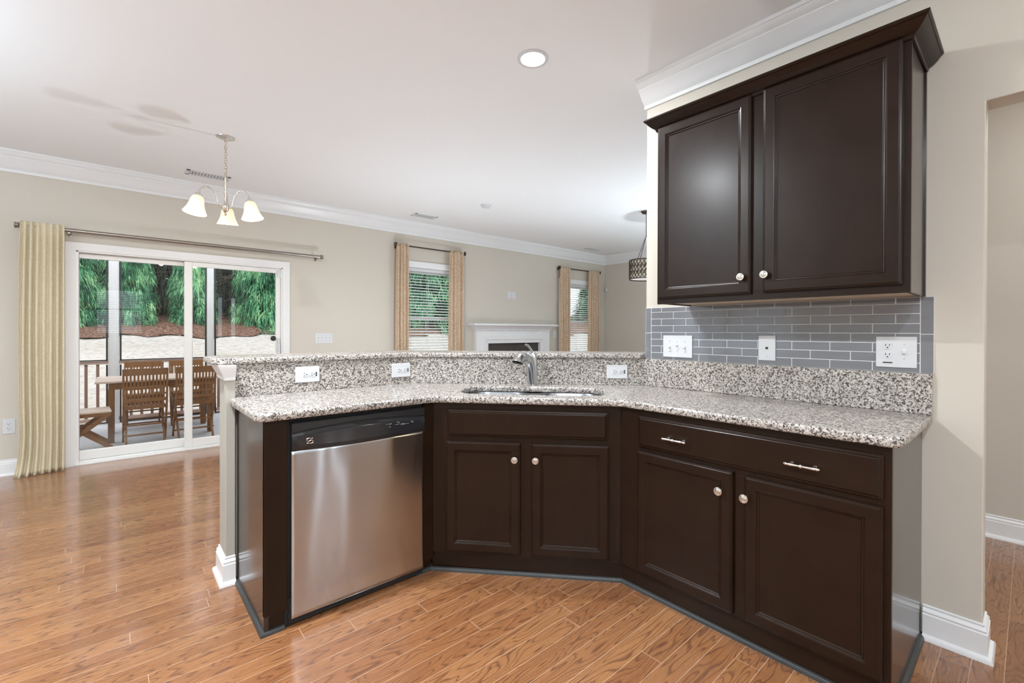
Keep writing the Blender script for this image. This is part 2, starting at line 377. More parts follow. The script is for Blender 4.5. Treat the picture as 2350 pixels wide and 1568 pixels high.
MX = Matrix.Rotation(PI/2, 4, 'X')           # lathe axis z -> -y
def knob(parent, x, y, z, lab=None):
    o = MB().lathe([(.007, 0), (.0055, .006), (.006, .013), (.011, .018), (.0165, .0205), (.0175, .023), (.0165, .0255), (.0145, .0262), (.0135, .0245), (.0125, .0245), (.010, .0275), (.0065, .0285), (.006, .0270), (.005, .0270), (.003, .0305), (0, .031)], 28).obj('knob', NICKEL, parent, smooth=30, M=Matrix.Translation((x, y, z)) @ MX)
    o['label'] = lab or 'round satin nickel knob'; return o
def pull(parent, x, y, z, L=.115):
    k = MB(); h = L/2; yy = y-.026
    xs = [-h, -h+.004, -h+.010, -h+.014, -h+.022, -.010, -.005, -.003, .003, .005, .010, h-.022, h-.014, h-.010, h-.004, h]
    rs = [.001, .0045, .0065, .0045, .0052, .0038, .0040, .0072, .0072, .0040, .0038, .0052, .0045, .0065, .0045, .001]
    k.tube([(x+a, yy, z) for a in xs], rs, 14)
    for sx in (-1, 1): k.tube([(x+sx*(h-.022), y, z), (x+sx*(h-.022), y-.004, z), (x+sx*(h-.022), yy, z)], [.007, .0045, .004], 12)
    o = k.obj('pull_handle', NICKEL, parent, smooth=40); o['label'] = 'satin nickel bar pull'; return o

# ------------------------------------------------------------ SETTING
ZC = 2.77; FY = 5.765; KX = 2.486
X0, XL, Y0 = -2.6, 7.54, -2.4
struct(MB().box(X0-.15, Y0-.15, -.12, XL+.15, FY+.15, 0).obj('floor', FLOORM), 'glossy oak plank floor')
struct(MB().box(X0-.15, Y0-.15, ZC, XL+.15, FY+.4, ZC+.25).obj('ceiling', CEIL), 'flat white ceiling')
def wall_holes(name, axis, c0, c1, a0, a1, holes, m=PAINT):   # wall slab between c0..c1 across, a0..a1 along, holes (a,b,z0,z1)
    k = MB(); cuts = sorted({a0, a1, *[h[0] for h in holes], *[h[1] for h in holes]})
    for p, q in zip(cuts[:-1], cuts[1:]):
        zs = [(0, ZC)]
        for h in holes:
            if h[0] <= p+1e-6 and h[1] >= q-1e-6:
                zs = [(lo, hi) for l, u in zs for lo, hi in ((l, min(u, h[2])), (max(l, h[3]), u)) if hi-lo > 1e-4]
        for lo, hi in zs:
            if axis == 'x': k.box(p, c0, lo, q, c1, hi)
            else: k.box(c0, p, lo, c1, q, hi)
    return struct(k.obj(name, m))
WIN1 = (3.00, 3.92, .50, 2.145); WIN2 = (6.26, 7.20, .50, 2.145); DOOR = (-.292, 1.466, 0, 1.985)
wall_holes('wall_far', 'x', FY, FY+.15, X0, XL+.15, [WIN1, WIN2, DOOR])
wall_holes('wall_living', 'y', XL, XL+.15, 1.5, FY, [])
KW = (-.42, .50, 1.10, 2.25)                        # kitchen window behind the camera
wall_holes('wall_back', 'x', Y0-.15, Y0, X0, 4.02, [KW, (-2.2, -1.0, .9, 2.2), (1.98, 2.10, .12, 2.15), (2.28, 2.40, .12, 2.15)])
wall_holes('wall_left', 'y', X0-.15, X0, Y0, FY, [(-1.0, .6, .9, 2.2), (2.4, 4.2, .9, 2.2)])
wall_holes('wall_hall', 'y', 4.02, 4.14, Y0-.15, 1.5, [])
struct(MB().box(4.02, 1.5, 0, XL+.15, 1.62, ZC).obj('wall_dining', PAINT))
k = MB(); k.rings([[(x, y, z) for y, z in ((1.58, 0), (1.58, ZC), (Y0, ZC), (Y0, 0), (-1.3, 0), (-1.3, 2.125), (.118, 2.125), (.118, 0))] for x in (KX, KX+.12)])
struct(k.obj('wall_kitchen', PAINT, bevel=.004))
# knee wall behind the sink run with its grey end column
k = MB().prism([(.44, 2.64), (1.428, 2.64), (2.483, 1.585), (2.64, 1.585), (1.478, 2.76), (.44, 2.76)], 0, 1.076)
struct(k.obj('wall_peninsula', PAINT), 'low wall behind the sink run')
struct(MB().box(.40, 2.59, 0, .44, 2.765, 1.076).obj('trim_1', COLP, bevel=.002), 'grey painted end column of the low wall')
# crown mouldings
CR = [(0, 2.60), (.012, 2.60), (.016, 2.615), (.012, 2.625), (.022, 2.632), (.045, 2.655), (.075, 2.70), (.083, 2.708), (.083, 2.716), (.092, 2.722), (.108, 2.735), (.116, 2.75), (.122, 2.752), (.122, ZC), (0, ZC)]
struct(MB().sweep([(X0, FY), (XL, FY), (XL, 1.62)], CR).obj('trim_2', TRIM, smooth=35), 'white crown moulding of the far walls')
CR2 = [(o*.92, z if z > 2.7499 else 2.625+(z-2.60)*.84) for o, z in CR]
CR2[-2] = (CR2[-2][0], ZC); CR2[-1] = (0, ZC)
struct(MB().sweep([(KX, 1.59), (KX, Y0)], CR2).obj('trim_3', TRIM, smooth=35), 'white crown moulding over the upper cabinet')
BB = [(0, 0), (.030, 0), (.030, .006), (.025, .016), (.015, .022), (.015, .10), (.011, .104), (.013, .112), (.009, .120), (.004, .124), (.006, .132), (.002, .136), (0, .136)]
struct(MB().sweep([(KX, .288), (KX, .118), (KX+.12, .118), (KX+.12, 1.58)], BB).obj('baseboard_kitchen', TRIM, smooth=30), 'white baseboard on the wall end beside the drawer cabinet')
struct(MB().sweep([(4.02, 1.5), (4.02, Y0)], BB).obj('baseboard_hall', TRIM, smooth=30))
struct(MB().sweep([(X0, FY), (-.37, FY)], BB).obj('baseboard_far', TRIM, smooth=30))
k = MB(); k.sweep([(1.58, FY), (4.15, FY)], BB).sweep([(5.95, FY), (XL, FY), (XL, 1.62)], BB)
struct(k.obj('baseboard_living', TRIM, smooth=30))
struct(MB().sweep([(.44, 2.765), (.40, 2.765), (.40, 2.59), (.44, 2.59)][::1], BB).obj('baseboard_column', TRIM, smooth=30), 'white baseboard wrapped round the end column')
CORB = [(0, 1.000), (.007, 1.000), (.010, 1.008), (.006, 1.014), (.012, 1.020), (.016, 1.030), (.030, 1.060), (.033, 1.0765), (0, 1.0765)]
struct(MB().sweep([(.44, 2.765), (.40, 2.765), (.40, 2.59), (.44, 2.59)], CORB).obj('trim_4', TRIM, smooth=30), 'white cap moulding under the bar end')
# black shoe moulding round the cabinet bases
SH = [(0, 0), (.014, 0), (.013, .009), (.008, .016), (0, .019)]
A2 = Vector((1.24, 2.045)); B2 = Vector((1.878, 1.333)); U2 = (B2-A2).normalized(); DN = Vector((U2.y, -U2.x))   # DN towards the camera
TA = (A2.x-.006, 2.060); TB = (1.893, B2.y+.006)
struct(MB().sweep([(.448, 2.585), (.448, 2.052), (.525, 2.052)], [(-o, z) for o, z in SH] if False else SH).obj('trim_5', SHOE, smooth=30), 'black shoe moulding at the left cabinet end')
struct(MB().sweep([(1.14, TA[1]), TA, TB, (TB[0], .293), (KX, .293)], SH).obj('trim_6', SHOE, smooth=30), 'black shoe moulding along sink and drawer cabinets')

# sliding glass door
def casing(k, x0, x1, z1, y, w=.072, z0=0, full=False):
    pr = [(0, 0), (0, .010), (.010, .014), (.035, .016), (.055, .021), (w, .024), (w, 0)]
    path = [(x0, z0), (x0, z1), (x1, z1), (x1, z0)]; P = [Vector(p) for p in path]; rows = []
    for i, p in enumerate(P):
        d0 = (P[i]-P[i-1]).normalized() if i else (P[1]-P[0]).normalized(); d1 = (P[i+1]-P[i]).normalized() if i < 3 else d0
        n0, n1 = Vector((-d0.y, d0.x)), Vector((-d1.y, d1.x)); mt = n0+n1; mt /= mt.dot(n0)
        rows.append([(p.x+mt.x*o, y-h, p.y+mt.y*o) for o, h in pr])
    return k.rings(rows)
D = bpy.data.objects.new('door_1', None); COL.objects.link(D); D.location = (.58, FY, 0); struct(D, 'white sliding glass patio door')
ML = Matrix.Translation((-.58, -FY, 0))
k = MB(); casing(k, -.285, 1.459, 1.977, FY); k.obj('casing', TRIM, D, M=ML, smooth=30)
k = MB(); k.box(-.292, FY-.004, 0, -.268, FY+.14, 1.985).box(1.442, FY-.004, 0, 1.466, FY+.14, 1.985).box(-.292, FY-.004, 1.966, 1.466, FY+.14, 1.985).box(-.292, FY-.02, 0, 1.466, FY+.14, .016).box(-.268, FY+.02, .016, 1.442, FY+.026, .030).box(-.268, FY+.07, .016, 1.442, FY+.076, .030)
k.obj('frame', VINYL, D, M=ML, bevel=.002)
def sash(name, x0, x1, y, sl, sr, st, sb):
    k = MB(); k.box(x0, y, .03, x0+sl, y+.036, 1.964).box(x1-sr, y, .03, x1, y+.036, 1.964).box(x0+sl, y, 1.964-st, x1-sr, y+.036, 1.964).box(x0+sl, y, .03, x1-sr, y+.036, .03+sb)
    o = k.obj(name, VINYL, D, M=ML, bevel=.003)
    g = MB().box(x0+sl-.004, y+.014, .03+sb-.004, x1-sr+.004, y+.020, 1.964-st+.004).obj('glass', GLASS, o, M=ML); return o
sash('fixed_panel', -.268-.02, .60, FY+.062, .02, .06, .045, .085)
sp = sash('sliding_panel', .525, 1.442, FY+.012, .066, .050, .048, .075)
k = MB(); k.box(1.398, FY-.012, .90, 1.428, FY+.012, 1.16); k.beam((1.412, FY-.02, .93), (1.412, FY-.045, .97), .016, .014).beam((1.412, FY-.045, .97), (1.412, FY-.045, 1.10), .016, .014).beam((1.412, FY-.045, 1.10), (1.412, FY-.01, 1.15), .016, .014)
k.obj('handle', WHITE, D, M=ML, bevel=.003)
MB().box(1.403, FY-.002, 1.862, 1.462, FY+.03, 1.942).obj('latch_block', WHITE, D, M=ML, bevel=.003)
MB().lathe([(.0, 0), (.030, 0), (.030, .006), (.022, .010), (0, .010)], 24).obj('window_sticker', DARKSLOT, D, M=ML @ Matrix.Translation((1.366, FY+.026, 1.156)) @ MX, label='round black disc stuck on the glass')

# living room windows
def window(idx, W_, y=FY, grille=True, blind=None, label=None, side=1):
    x0, x1, z0, z1 = W_; s = side
    D = bpy.data.objects.new('window_%d' % idx, None); COL.objects.link(D); D.location = ((x0+x1)/2, y, z0); struct(D, label)
    M = Matrix.Translation((-(x0+x1)/2, -y, -z0)); k = MB()
    a = y+.05*s; b = y+.13*s
    k.box(x0, a, z0, x0+.035, b, z1).box(x1-.035, a, z0, x1, b, z1).box(x0, a, z1-.035, x1, b, z1).box(x0, a, z0, x1, b, z0+.035)
    mz = z0+(z1-z0)*.565
    k.box(x0+.03, a+.015*s, mz-.022, x1-.03, b-.02*s, mz+.022)
    k.box(x0+.035, y+.07*s, z0+.03, x0+.065, y+.10*s, z1).box(x1-.065, y+.07*s, z0+.03, x1-.035, y+.10*s, z1)
    k.box(x0+.035, y+.07*s, z0+.035, x1-.035, y+.10*s, z0+.075).box(x0+.035, y+.07*s, z1-.07, x1-.035, y+.10*s, z1-.035)
    k.obj('sash_frame', VINYL, D, M=M, bevel=.003)
    MB().box(x0+.05, y+.083*s, z0+.06, x1-.05, y+.088*s, z1-.05).obj('glass', GLASS, D, M=M)
    k = MB(); w = .09; yo = y-.018*s
    k.box(x0-w, yo, z0, x0, y, z1+w).box(x1, yo, z0, x1+w, y, z1+w).box(x0, yo, z1, x1, y, z1+w)
    k.box(x0-w-.02, y-.045*s, z0-.025, x1+w+.02, y+.05*s, z0).box(x0-w, yo, z0-.11, x1+w, y, z0-.025)
    k.box(x0-.001, y, z0, x0+.012, y+.05*s, z1).box(x1-.012, y, z0, x1, y+.05*s, z1)
    k.obj('casing', TRIM, D, M=M, bevel=.003)
    return D
window(1, WIN1, label='sash window left of the fireplace'); window(2, WIN2, label='sash window right of the fireplace')
window(3, KW, y=Y0, side=-1, label='kitchen window behind the camera')
window(4, (-2.2, -1.0, .9, 2.2), y=Y0, side=-1, label='second kitchen window behind the camera')

for i, (a, b) in enumerate(((1.98, 2.10), (2.28, 2.40))):
    D5 = bpy.data.objects.new('window_%d' % (7+i), None); COL.objects.link(D5); D5.location = ((a+b)/2, Y0, .12); struct(D5, 'narrow tall sidelight window behind the camera')
    M = Matrix.Translation((-(a+b)/2, -Y0, -.12)); k = MB().box(a, Y0-.10, .12, a+.012, Y0-.05, 2.15).box(b-.012, Y0-.10, .12, b, Y0-.05, 2.15).box(a, Y0-.10, .12, b, Y0-.05, .16).box(a, Y0-.10, 2.11, b, Y0-.05, 2.15).box(a-.05, Y0, .12, a, Y0+.018, 2.2).box(b, Y0, .12, b+.05, Y0+.018, 2.2).box(a, Y0, 2.15, b, Y0+.018, 2.2)
    k.obj('sash_frame', VINYL, D5, M=M); MB().box(a+.01, Y0-.078, .15, b-.01, Y0-.073, 2.12).obj('glass', GLASS, D5, M=M)
for i, (a, b) in enumerate(((-1.0, .6), (2.4, 4.2))):
    D4 = bpy.data.objects.new('window_%d' % (5+i), None); COL.objects.link(D4); D4.location = (X0, (a+b)/2, .9); struct(D4, 'window in the left wall outside the frame')
    M = Matrix.Translation((-X0, -(a+b)/2, -.9)); k = MB()
    for (p, q, r, t_) in ((a, a+.06, .9, 2.2), (b-.06, b, .9, 2.2), (a, b, .9, .96), (a, b, 2.14, 2.2), (a, b, 1.52, 1.57), ((a+b)/2-.03, (a+b)/2+.03, .9, 2.2)): k.box(X0-.11, p, r, X0-.06, q, t_)
    for (p, q, r, t_) in ((a-.09, a, .9, 2.29), (b, b+.09, .9, 2.29), (a, b, 2.2, 2.29), (a-.1, b+.1, .86, .9)): k.box(X0, p, r, X0+.018, q, t_)
    k.obj('sash_frame', VINYL, D4, M=M)
    MB().box(X0-.088, a+.05, .95, X0-.083, b-.05, 2.15).obj('glass', GLASS, D4, M=M)
def blind(W_, y, label, s=1, tilt=18, pitch=.0415, z_low=None, group='white window blinds'):
    x0, x1, z0, z1 = W_; x0 += .014; x1 -= .014; z0 = z_low or z0+.01
    T = thing('window_blind', label, 'blind', ((x0+x1)/2, y, z0), group=group); M = Matrix.Translation((-(x0+x1)/2, -y, -z0))
    MB().box(x0, y-.002, z1-.045, x1, y+.05*s, z1-.002).obj('headrail', WHITE, T, M=M, bevel=.003)
    k = MB(); z = z1-.075; a = math.radians(tilt); c, d = .024*math.cos(a), .024*math.sin(a); yc = y+.024*s
    while z > z0+.03:
        k.beam((x0+.003, yc, z), (x1-.003, yc, z), .048, .003, (0, -math.sin(a)*s, math.cos(a))); z -= pitch
    k.obj('slats', BLINDM, T, M=M)
    MB().box(x0, yc-.022, z0, x1, yc+.022, z0+.018).obj('bottom_rail', WHITE, T, M=M, bevel=.003)
    k = MB()
    for f in (.12, .44, .88): k.box(x0+(x1-x0)*f-.0015, y-.001*s, z0, x0+(x1-x0)*f+.0015, y+.001*s, z1-.04).box(x0+(x1-x0)*f-.0015, y+.048*s, z0, x0+(x1-x0)*f+.0015, y+.050*s, z1-.04)
    k.obj('ladder_cords', WHITE, T, M=M); return T
blind(WIN1, FY+.002, 'white slat blind in the window left of the fireplace')
blind(WIN2, FY+.002, 'white slat blind in the window right of the fireplace')
blind(KW, Y0-.002, 'white slat blind in the kitchen window behind the camera', s=-1)

# ------------------------------------------------------------ BASE CABINETS
RZR = -PI/2; RZD = math.atan2(U2.y, U2.x); CT = .877
# drawer cabinet on the right wall: local x runs towards the camera (-Y), face at local y=0, origin at inner corner
LW = 1.333-.293
T = thing('base_cabinet', 'dark brown base cabinet under the tile wall, two doors below one wide drawer', 'cabinet', (1.878, 1.333, 0), RZR, 'dark kitchen cabinets')
k = MB(); k.box(.10, 0.018, .098, LW, .038, CT); 
MB().box(.15, .02, .10, LW-.018, .595, .118).box(.15, .575, .118, LW-.018, .595, CT-.002).box(.15, .02, .118, .168, .575, CT-.002).obj('carcass', CAB, T)
k = MB()
k.box(0, 0, .098, .113, .018, CT).box(LW-.036, 0, .098, LW, .018, CT).box(.113, 0, .835, LW-.036, .018, CT).box(.113, 0, .670, LW-.036, .018, .715).box(.113, 0, .098, LW-.036, .018, .125).box(.535, 0, .125, .595, .018, .670)
k.obj('face_frame', CAB, T, bevel=.0008)
SD = MB().box(LW-.018, .018, 0, LW, .604, CT).obj('side_panel', SIDE, T); SD['label'] = 'smooth greyish side panel'
MB().box(-.004, .016, 0, LW-.018, .028, .098).obj('toe_kick', CAB, T)
d = slab_front(.105, .700, LW-.020, .849).obj('drawer', CAB, T, bevel=.0006)
pull(d, .302, -.020, .768, .117); pull(d, .795, -.020, .767, .117)
d = panel_door(.103, .108, .547, .683).obj('door', CAB, T, bevel=.0006); knob(d, .499, -.020, .598)
d = panel_door(.590, .108, LW-.020, .679).obj('door', CAB, T, bevel=.0006); knob(d, .599+.0, -.020, .596)
# sink cabinet on the diagonal
LD = (B2-A2).length
T = thing('base_cabinet', 'dark brown sink base cabinet set at an angle, false drawer above two doors', 'cabinet', (A2.x, A2.y, 0), RZD, 'dark kitchen cabinets')
k = MB()
k.box(0, 0, .095, .085, .018, CT).box(LD-.070, 0, .095, LD, .018, CT).box(.085, 0, .832, LD-.07, .018, CT).box(.085, 0, .672, LD-.07, .018, .716).box(.085, 0, .095, LD-.07, .018, .125).box(.45, 0, .125, .52, .018, .672)
k.obj('face_frame', CAB, T, bevel=.0008)
MB().box(.03, .02, .10, LD-.03, .50, .118).box(.03, .02, .118, .048, .48, .86).box(LD-.048, .02, .118, LD-.03, .48, .86).obj('carcass', CAB, T)
MB().box(-.008, .014, 0, LD+.010, .028, .0955).obj('toe_kick', CAB, T)
slab_front(.078, .707, .893, .844).obj('false_drawer_front', CAB, T, bevel=.0006)
d = panel_door(.072, .112, .459, .681).obj('door', CAB, T, bevel=.0006); knob(d, .430, -.020, .600)
d = panel_door(.514, .112, .899, .680).obj('door', CAB, T, bevel=.0006); knob(d, .535, -.020, .600)
Mi = (Matrix.Translation((A2.x, A2.y, 0)) @ Matrix.Rotation(RZD, 4, 'Z')).inverted()
o = MB().box(1.1805, 2.045, .06, 1.2395, 2.06, CT).box(1.1805, 2.06, 0, 1.236, 2.07, .06).obj('filler_strip', CAB, T, M=Mi)
# end panel left of the dishwasher
T = thing('cabinet_end_panel', 'dark brown cabinet end panel and stile left of the dishwasher', 'cabinet panel', (.448, 2.045, 0), 0, 'dark kitchen cabinets')
o = MB().box(0, .002, .0, .018, .54, CT).obj('side_panel', SIDE, T); o['label'] = 'glossy brown side panel'
MB().box(0, 0, .075, .088, .018, CT).box(0.012, .008, 0, .078, .018, .075).obj('stile', CAB, T, bevel=.0008)

# dishwasher
DX0, DX1, DY = .549, 1.1765, 2.030
T = thing('dishwasher', 'stainless steel dishwasher with black control panel below the counter', 'dishwasher', (DX0, DY, 0))
w = DX1-DX0
k = MB(); nx, nz = 60, 50; gv = []
for j in range(nz+1):
    for i in range(nx+1):
        fi = 0 if i == 0 else (w if i == nx else .002+(w-.004)*(i-1)/(nx-2)); fj = 0 if j == 0 else (.704 if j == nz else .002+.700*(j-1)/(nz-2)); x, z = fi, .036+fj
        e = min(i, nx-i, j, nz-j); yy = 0 if e else .003
        yy -= (.0016*math.sin(PI*i/nx)*math.sin(PI*j/nz)+.00022*math.sin(x*23+z*5.0)+.00016*math.sin(x*41-z*7.0+1)) if e else 0
        gv.append((x, yy, z))
k.add(gv, [(j*(nx+1)+i, j*(nx+1)+i+1, (j+1)*(nx+1)+i+1, (j+1)*(nx+1)+i) for j in range(nz) for i in range(nx)])
k.box(0, .004, .036, w, .035, .740)
o = k.obj('door', STEEL, T, smooth=60); o['label'] = 'brushed stainless door'
MB().box(-.010, .030, .09, w+.002, .55, .872).obj('tub_body', MATTEBLK, T)
MB().box(-.0095, .040, .60, -.0075, .2, .74).obj('side_bracket', CHROME, T)
MB().box(-.008, .012, .010, w, .045, .098).obj('kick_plate', MATTEBLK, T, bevel=.002)
k = MB(); k.tube([(-.004, .018, .05), (-.004, .004, .05)], .009, 12).box(-.022, .02, 0, .004, .03, .13).obj('leveling_foot', MATTEBLK, T) if False else k.tube([(-.004, .018, .05), (-.004, .004, .05)], .009, 12); k.box(-.022, .02, .002, .004, .03, .12); k.obj('leveling_foot', MATTEBLK, T)
# control panel: slightly bowed face, built as strip profile along x
cp = MB(); N = 24
rgs = []
for i in range(N+1):
    x = w*i/N; bow = .006*math.sin(PI*i/N)
    lo = .742-.010*math.sin(PI*i/N)+.0; 
    zt = .812+.018*(1-(2*i/N-1)**2)
    rgs.append([(x, .04, lo), (x, -.001-bow, lo), (x, -.006-bow, lo+.008), (x, -.008-bow, zt-.012), (x, -.002-bow*.5, zt), (x, .002, zt+.001), (x, .002, zt+.004), (x, -.003, zt+.006), (x, -.003, .855), (x, .002, .858), (x, .04, .858)])
cpo = cp.rings(rgs).obj('control_panel', BLK, T, smooth=30)
gl = []
for i in range(N+1):
    f = i/N; x = .020+(w-.045)*f; q = math.sin(PI*f); bow = .006*math.sin(PI*(x/w))
    gl.append([(x, -.0075-bow, .757-.008*q), (x, -.0105-bow, .759-.008*q), (x, -.0105-bow, .800+.010*q), (x, -.0075-bow, .802+.010*q)])
MB().rings(gl).obj('glossy_inset', BLKG, cpo, smooth=30)
k = MB(); pts = []
for i in range(17):
    f = i/16; pts.append((.255+.130*f, -.0085+.002, .826-.018*math.sin(PI*f)))
k.add(pts+[(x, y, .829) for x, y, z in pts], [(i, i+1, 18+i, 17+i) for i in range(16)]); k.obj('grip_recess', MATTEBLK, cpo, M=Matrix.Translation((0, -.007, 0)))
k = MB()
for i in range(11): k.box(.060+i*.0105, -.0045, .8185+.0006*i, .066+i*.0105, .001, .8225+.0006*i)
k.obj('vent_slots', DARKSLOT, cpo)
k = MB()
for z in (.788, .778, .768):
    k.tube([(.056+.0035*j, -.0132-.0015, z+.0018*math.sin(j*1.0+z*900)) for j in range(8)], .0022, 6)
k.box(.0545, -.0145, .780, .0570, -.0125, .790).box(.0805, -.0145, .766, .0830, -.0125, .777)
k.obj('badge', NICKEL, cpo, label='small silver square badge of wavy bars')
k = MB(); random.seed(3)
for x0_, n_, zz in ((.415, 4, .800), (.425, 2, .786), (.470, 2, .803), (.462, 6, .793), (.490, 4, .789), (.515, 3, .790), (.545, 2, .799), (.545, 2, .794)):
    for j in range(n_): k.box(x0_+j*.0075, -.0165, zz+random.uniform(-.001, .002), x0_+j*.0075+random.uniform(.002, .005), -.0125, zz+.0018+random.uniform(0, .001))
k.obj('button_marks', BLUETXT, cpo)

# ------------------------------------------------------------ GRANITE
def dloc(s, b): p = A2+U2*s-DN*b; return (p.x, p.y)
off = .030
P1 = A2+DN*off; P2 = B2+DN*off
tl = (2.045-off-P1.y)/U2.y; c1 = P1+U2*tl; tr = (1.878-off-P1.x)/U2.x; c2 = P1+U2*tr
outer = [(.413, 2.013), tuple(c1), tuple(c2), (1.846, .262), (KX-.008, .262), (KX-.008, 1.592), (1.428, 2.64), (.44, 2.64), (.413, 2.575)]
outer = fillet(outer, {0: .045, 1: .10, 2: .10, 3: .045}, 7)
hole = [dloc(*q) for q in rrect(.098, .085, .895, .435, .13, 8)]
ct = slab('countertop', outer, [hole], .877, .912, GRAN, .011)
tag(ct, 'speckled grey granite countertop bending round the sink', 'countertop')
k = MB().prism([(.44, 2.62), (1.42, 2.62), (2.462, 1.58), (2.483, 1.585), (1.428, 2.64), (.44, 2.64)], .9125, 1.0765)
tag(k.obj('backsplash', GRAN, bevel=.0015), 'speckled granite backsplash behind the sink, below the raised bar', 'backsplash')
tag(MB().box(2.462, .262, .9125, KX-.001, 1.579, 1.077).obj('backsplash', GRAN, bevel=.003), 'speckled granite backsplash strip under the grey glass tiles', 'backsplash')
bar = [(.345, 2.605), (1.412, 2.605), (2.432, 1.585), (2.86, 1.585), (1.53, 2.97), (.42, 2.97), (.345, 2.895)]
o = slab('bar_countertop', fillet(bar, {0: .012, 3: .03}, 4), [], 1.077, 1.108, GRAN, .008)
tag(o, 'raised granite bar top along the low wall behind the sink', 'bar counter')

# sink
T = thing('sink', 'stainless undermount double bowl sink in the granite counter', 'sink', (A2.x, A2.y, .70), RZD)
MZ = Matrix.Translation((0, 0, -.70))
def bowl(x0, x1, y0, y1):
    R = []
    for ins, z, r in ((-.025, .8765, .12), (0, .8765, .115), (.002, .872, .113), (.010, .80, .105), (.018, .74, .095), (.035, .722, .085), (.08, .716, .05)):
        R.append([(x, y, z) for x, y in rrect(x0+ins, y0+ins, x1-ins, y1-ins, min(r, (x1-x0)/2-ins-.005, (y1-y0)/2-ins-.005), 8)])
    o = MB().rings(R, cap0=False).obj('bowl', SINKM, T, smooth=50, M=MZ)
    MB().lathe([(.045, .0), (.042, .003), (.030, .001), (.028, -.004), (0, -.006)], 24, Matrix.Translation(((x0+x1)/2, (y0+y1)/2, .7165))).obj('drain', CHROME, o, M=MZ, smooth=30); return o
bowl(.112, .468, .092, .428); bowl(.526, .882, .092, .428)
MB().box(.468, .10, .862, .526, .42, .8755).obj('divider', SINKM, T, bevel=.006, M=MZ)

# faucet
fx, fy = dloc(.478, .495)
T = thing('faucet', 'brushed chrome pull-out faucet with lever standing behind the sink', 'faucet', (fx, fy, .9125), RZD)
MB().lathe([(.030, 0), (.030, .005), (.024, .010), (0, .010)], 28).obj('base_flange', CHROME, T, smooth=30)
MB().tube([(0, 0, .004), (-.002, -.001, .03), (-.006, -.006, .08), (-.012, -.016, .13), (-.020, -.032, .160), (-.032, -.053, .178), (-.048, -.078, .185)], [.0265, .026, .0258, .0262, .0285, .031, .032], 20).obj('spout_body', CHROME, T, smooth=50)
MB().tube([(-.036, -.060, .182), (-.054, -.088, .184), (-.067, -.110, .174), (-.075, -.122, .160), (-.078, -.127, .147)], [.031, .0325, .033, .0335, .035], 22).obj('spray_head', CHROME, T, smooth=50)
MB().tube([(-.078, -.127, .1475), (-.079, -.128, .141)], [.0325, .030], 22).obj('spray_nozzle', DARKSLOT, T, smooth=50, label='black spray outlet')
MB().tube([(.009, .004, .004), (.011, .004, .06), (.012, .003, .12), (.010, 0, .17), (.004, -.003, .198), (.001, -.006, .205)], [.020, .0195, .019, .020, .018, .009], 18).obj('valve_column', CHROME, T, smooth=50)
MB().tube([(.004, -.002, .195), (-.004, -.008, .212), (-.015, -.016, .232), (-.026, -.024, .246), (-.040, -.032, .252)], [.013, .0115, .010, .011, .013], 14, flat=.55).obj('lever', CHROME, T, smooth=50)
MB().tube([(-.045, -.095, .176), (-.043, -.108, .172)], .006, 12).obj('spray_button', DARKSLOT, T) if False else None

# ------------------------------------------------------------ tile wall
k = MB(); xt = KX-.008; ZB, ZT = 1.0785, 1.391; g = .0015
rows = [ZB]+[1.119+.0408*i for i in range(7)]+[ZT]
for r in range(len(rows)-1):
    z0, z1 = rows[r], rows[r+1]; odd = (len(rows)-2-r) % 2 == 0
    base = .378 if odd else .456; js = [.300]+[base+.1562*i for i in range(-2, 9) if .305 < base+.1562*i < 1.535]+[1.540]
    for a, b in zip(js[:-1], js[1:]): k.box(xt, a+g, z0+g, KX-.001, b-g, z1-g)
for a, b in ((.2585, .300), (1.540, 1.579)):
    for z0, z1 in ((ZB, 1.238), (1.238, ZT)): k.box(xt, a+g, z0+g, KX-.001, b-g, z1-g)
T = thing('tile_backsplash', 'grey glass subway tile backsplash between granite and upper cabinet', 'tile', (KX, .92, ZB))
Mt = Matrix.Translation((-KX, -.92, -ZB))
o = k.obj('tiles', TILE, T, bevel=.0007, seg=1, M=Mt)
o = MB().box(xt+.0012, .2585, ZB, KX-.0005, 1.579, ZT).obj('grout', GROUT, T, M=Mt); o['label'] = 'pale grout lines'

# ------------------------------------------------------------ upper cabinet
UL = 1.304-.288; UX = 2.156
T = thing('upper_cabinet', 'dark brown two door upper cabinet with crown on the kitchen wall', 'cabinet', (UX, 1.304, 1.39), RZR, 'dark kitchen cabinets')
MU = Matrix.Translation((0, 0, -1.39))
dd = KX-.009-UX
k = MB().box(0.004, .018, 1.392, .02, dd, 2.345).box(.02, dd-.012, 1.40, UL-.02, dd, 2.345).box(.02, .018, 2.33, UL-.02, dd, 2.345)
k.obj('carcass', CAB, T, M=MU)
o = MB().box(UL-.018, .018, 1.392, UL-.002, dd, 2.345).box(UL-.006, dd-.012, 1.392, UL+.004, dd+.008, 2.31).obj('side_panel', SIDE, T, M=MU); o['label'] = 'greyish reflective side panel'
k = MB(); k.box(0, 0, 1.390, .044, .018, 2.345).box(UL-.052, 0, 1.390, UL, .018, 2.345).box(.44, 0, 1.43, .56, .018, 2.28).box(.044, 0, 1.390, UL-.052, .018, 1.43).box(.044, 0, 2.28, UL-.052, .018, 2.345)
k.obj('face_frame', CAB, T, M=MU, bevel=.0008)
o = MB().box(.02, .018, 1.398, UL-.018, dd, 1.404).obj('bottom_panel', RAWWOOD, T, M=MU); o['label'] = 'unfinished light wood underside'
d = panel_door(.010, 1.417, .475, 2.311).obj('door', CAB, T, M=MU, bevel=.0006); knob(d, .440, -.020, 1.493-1.39)
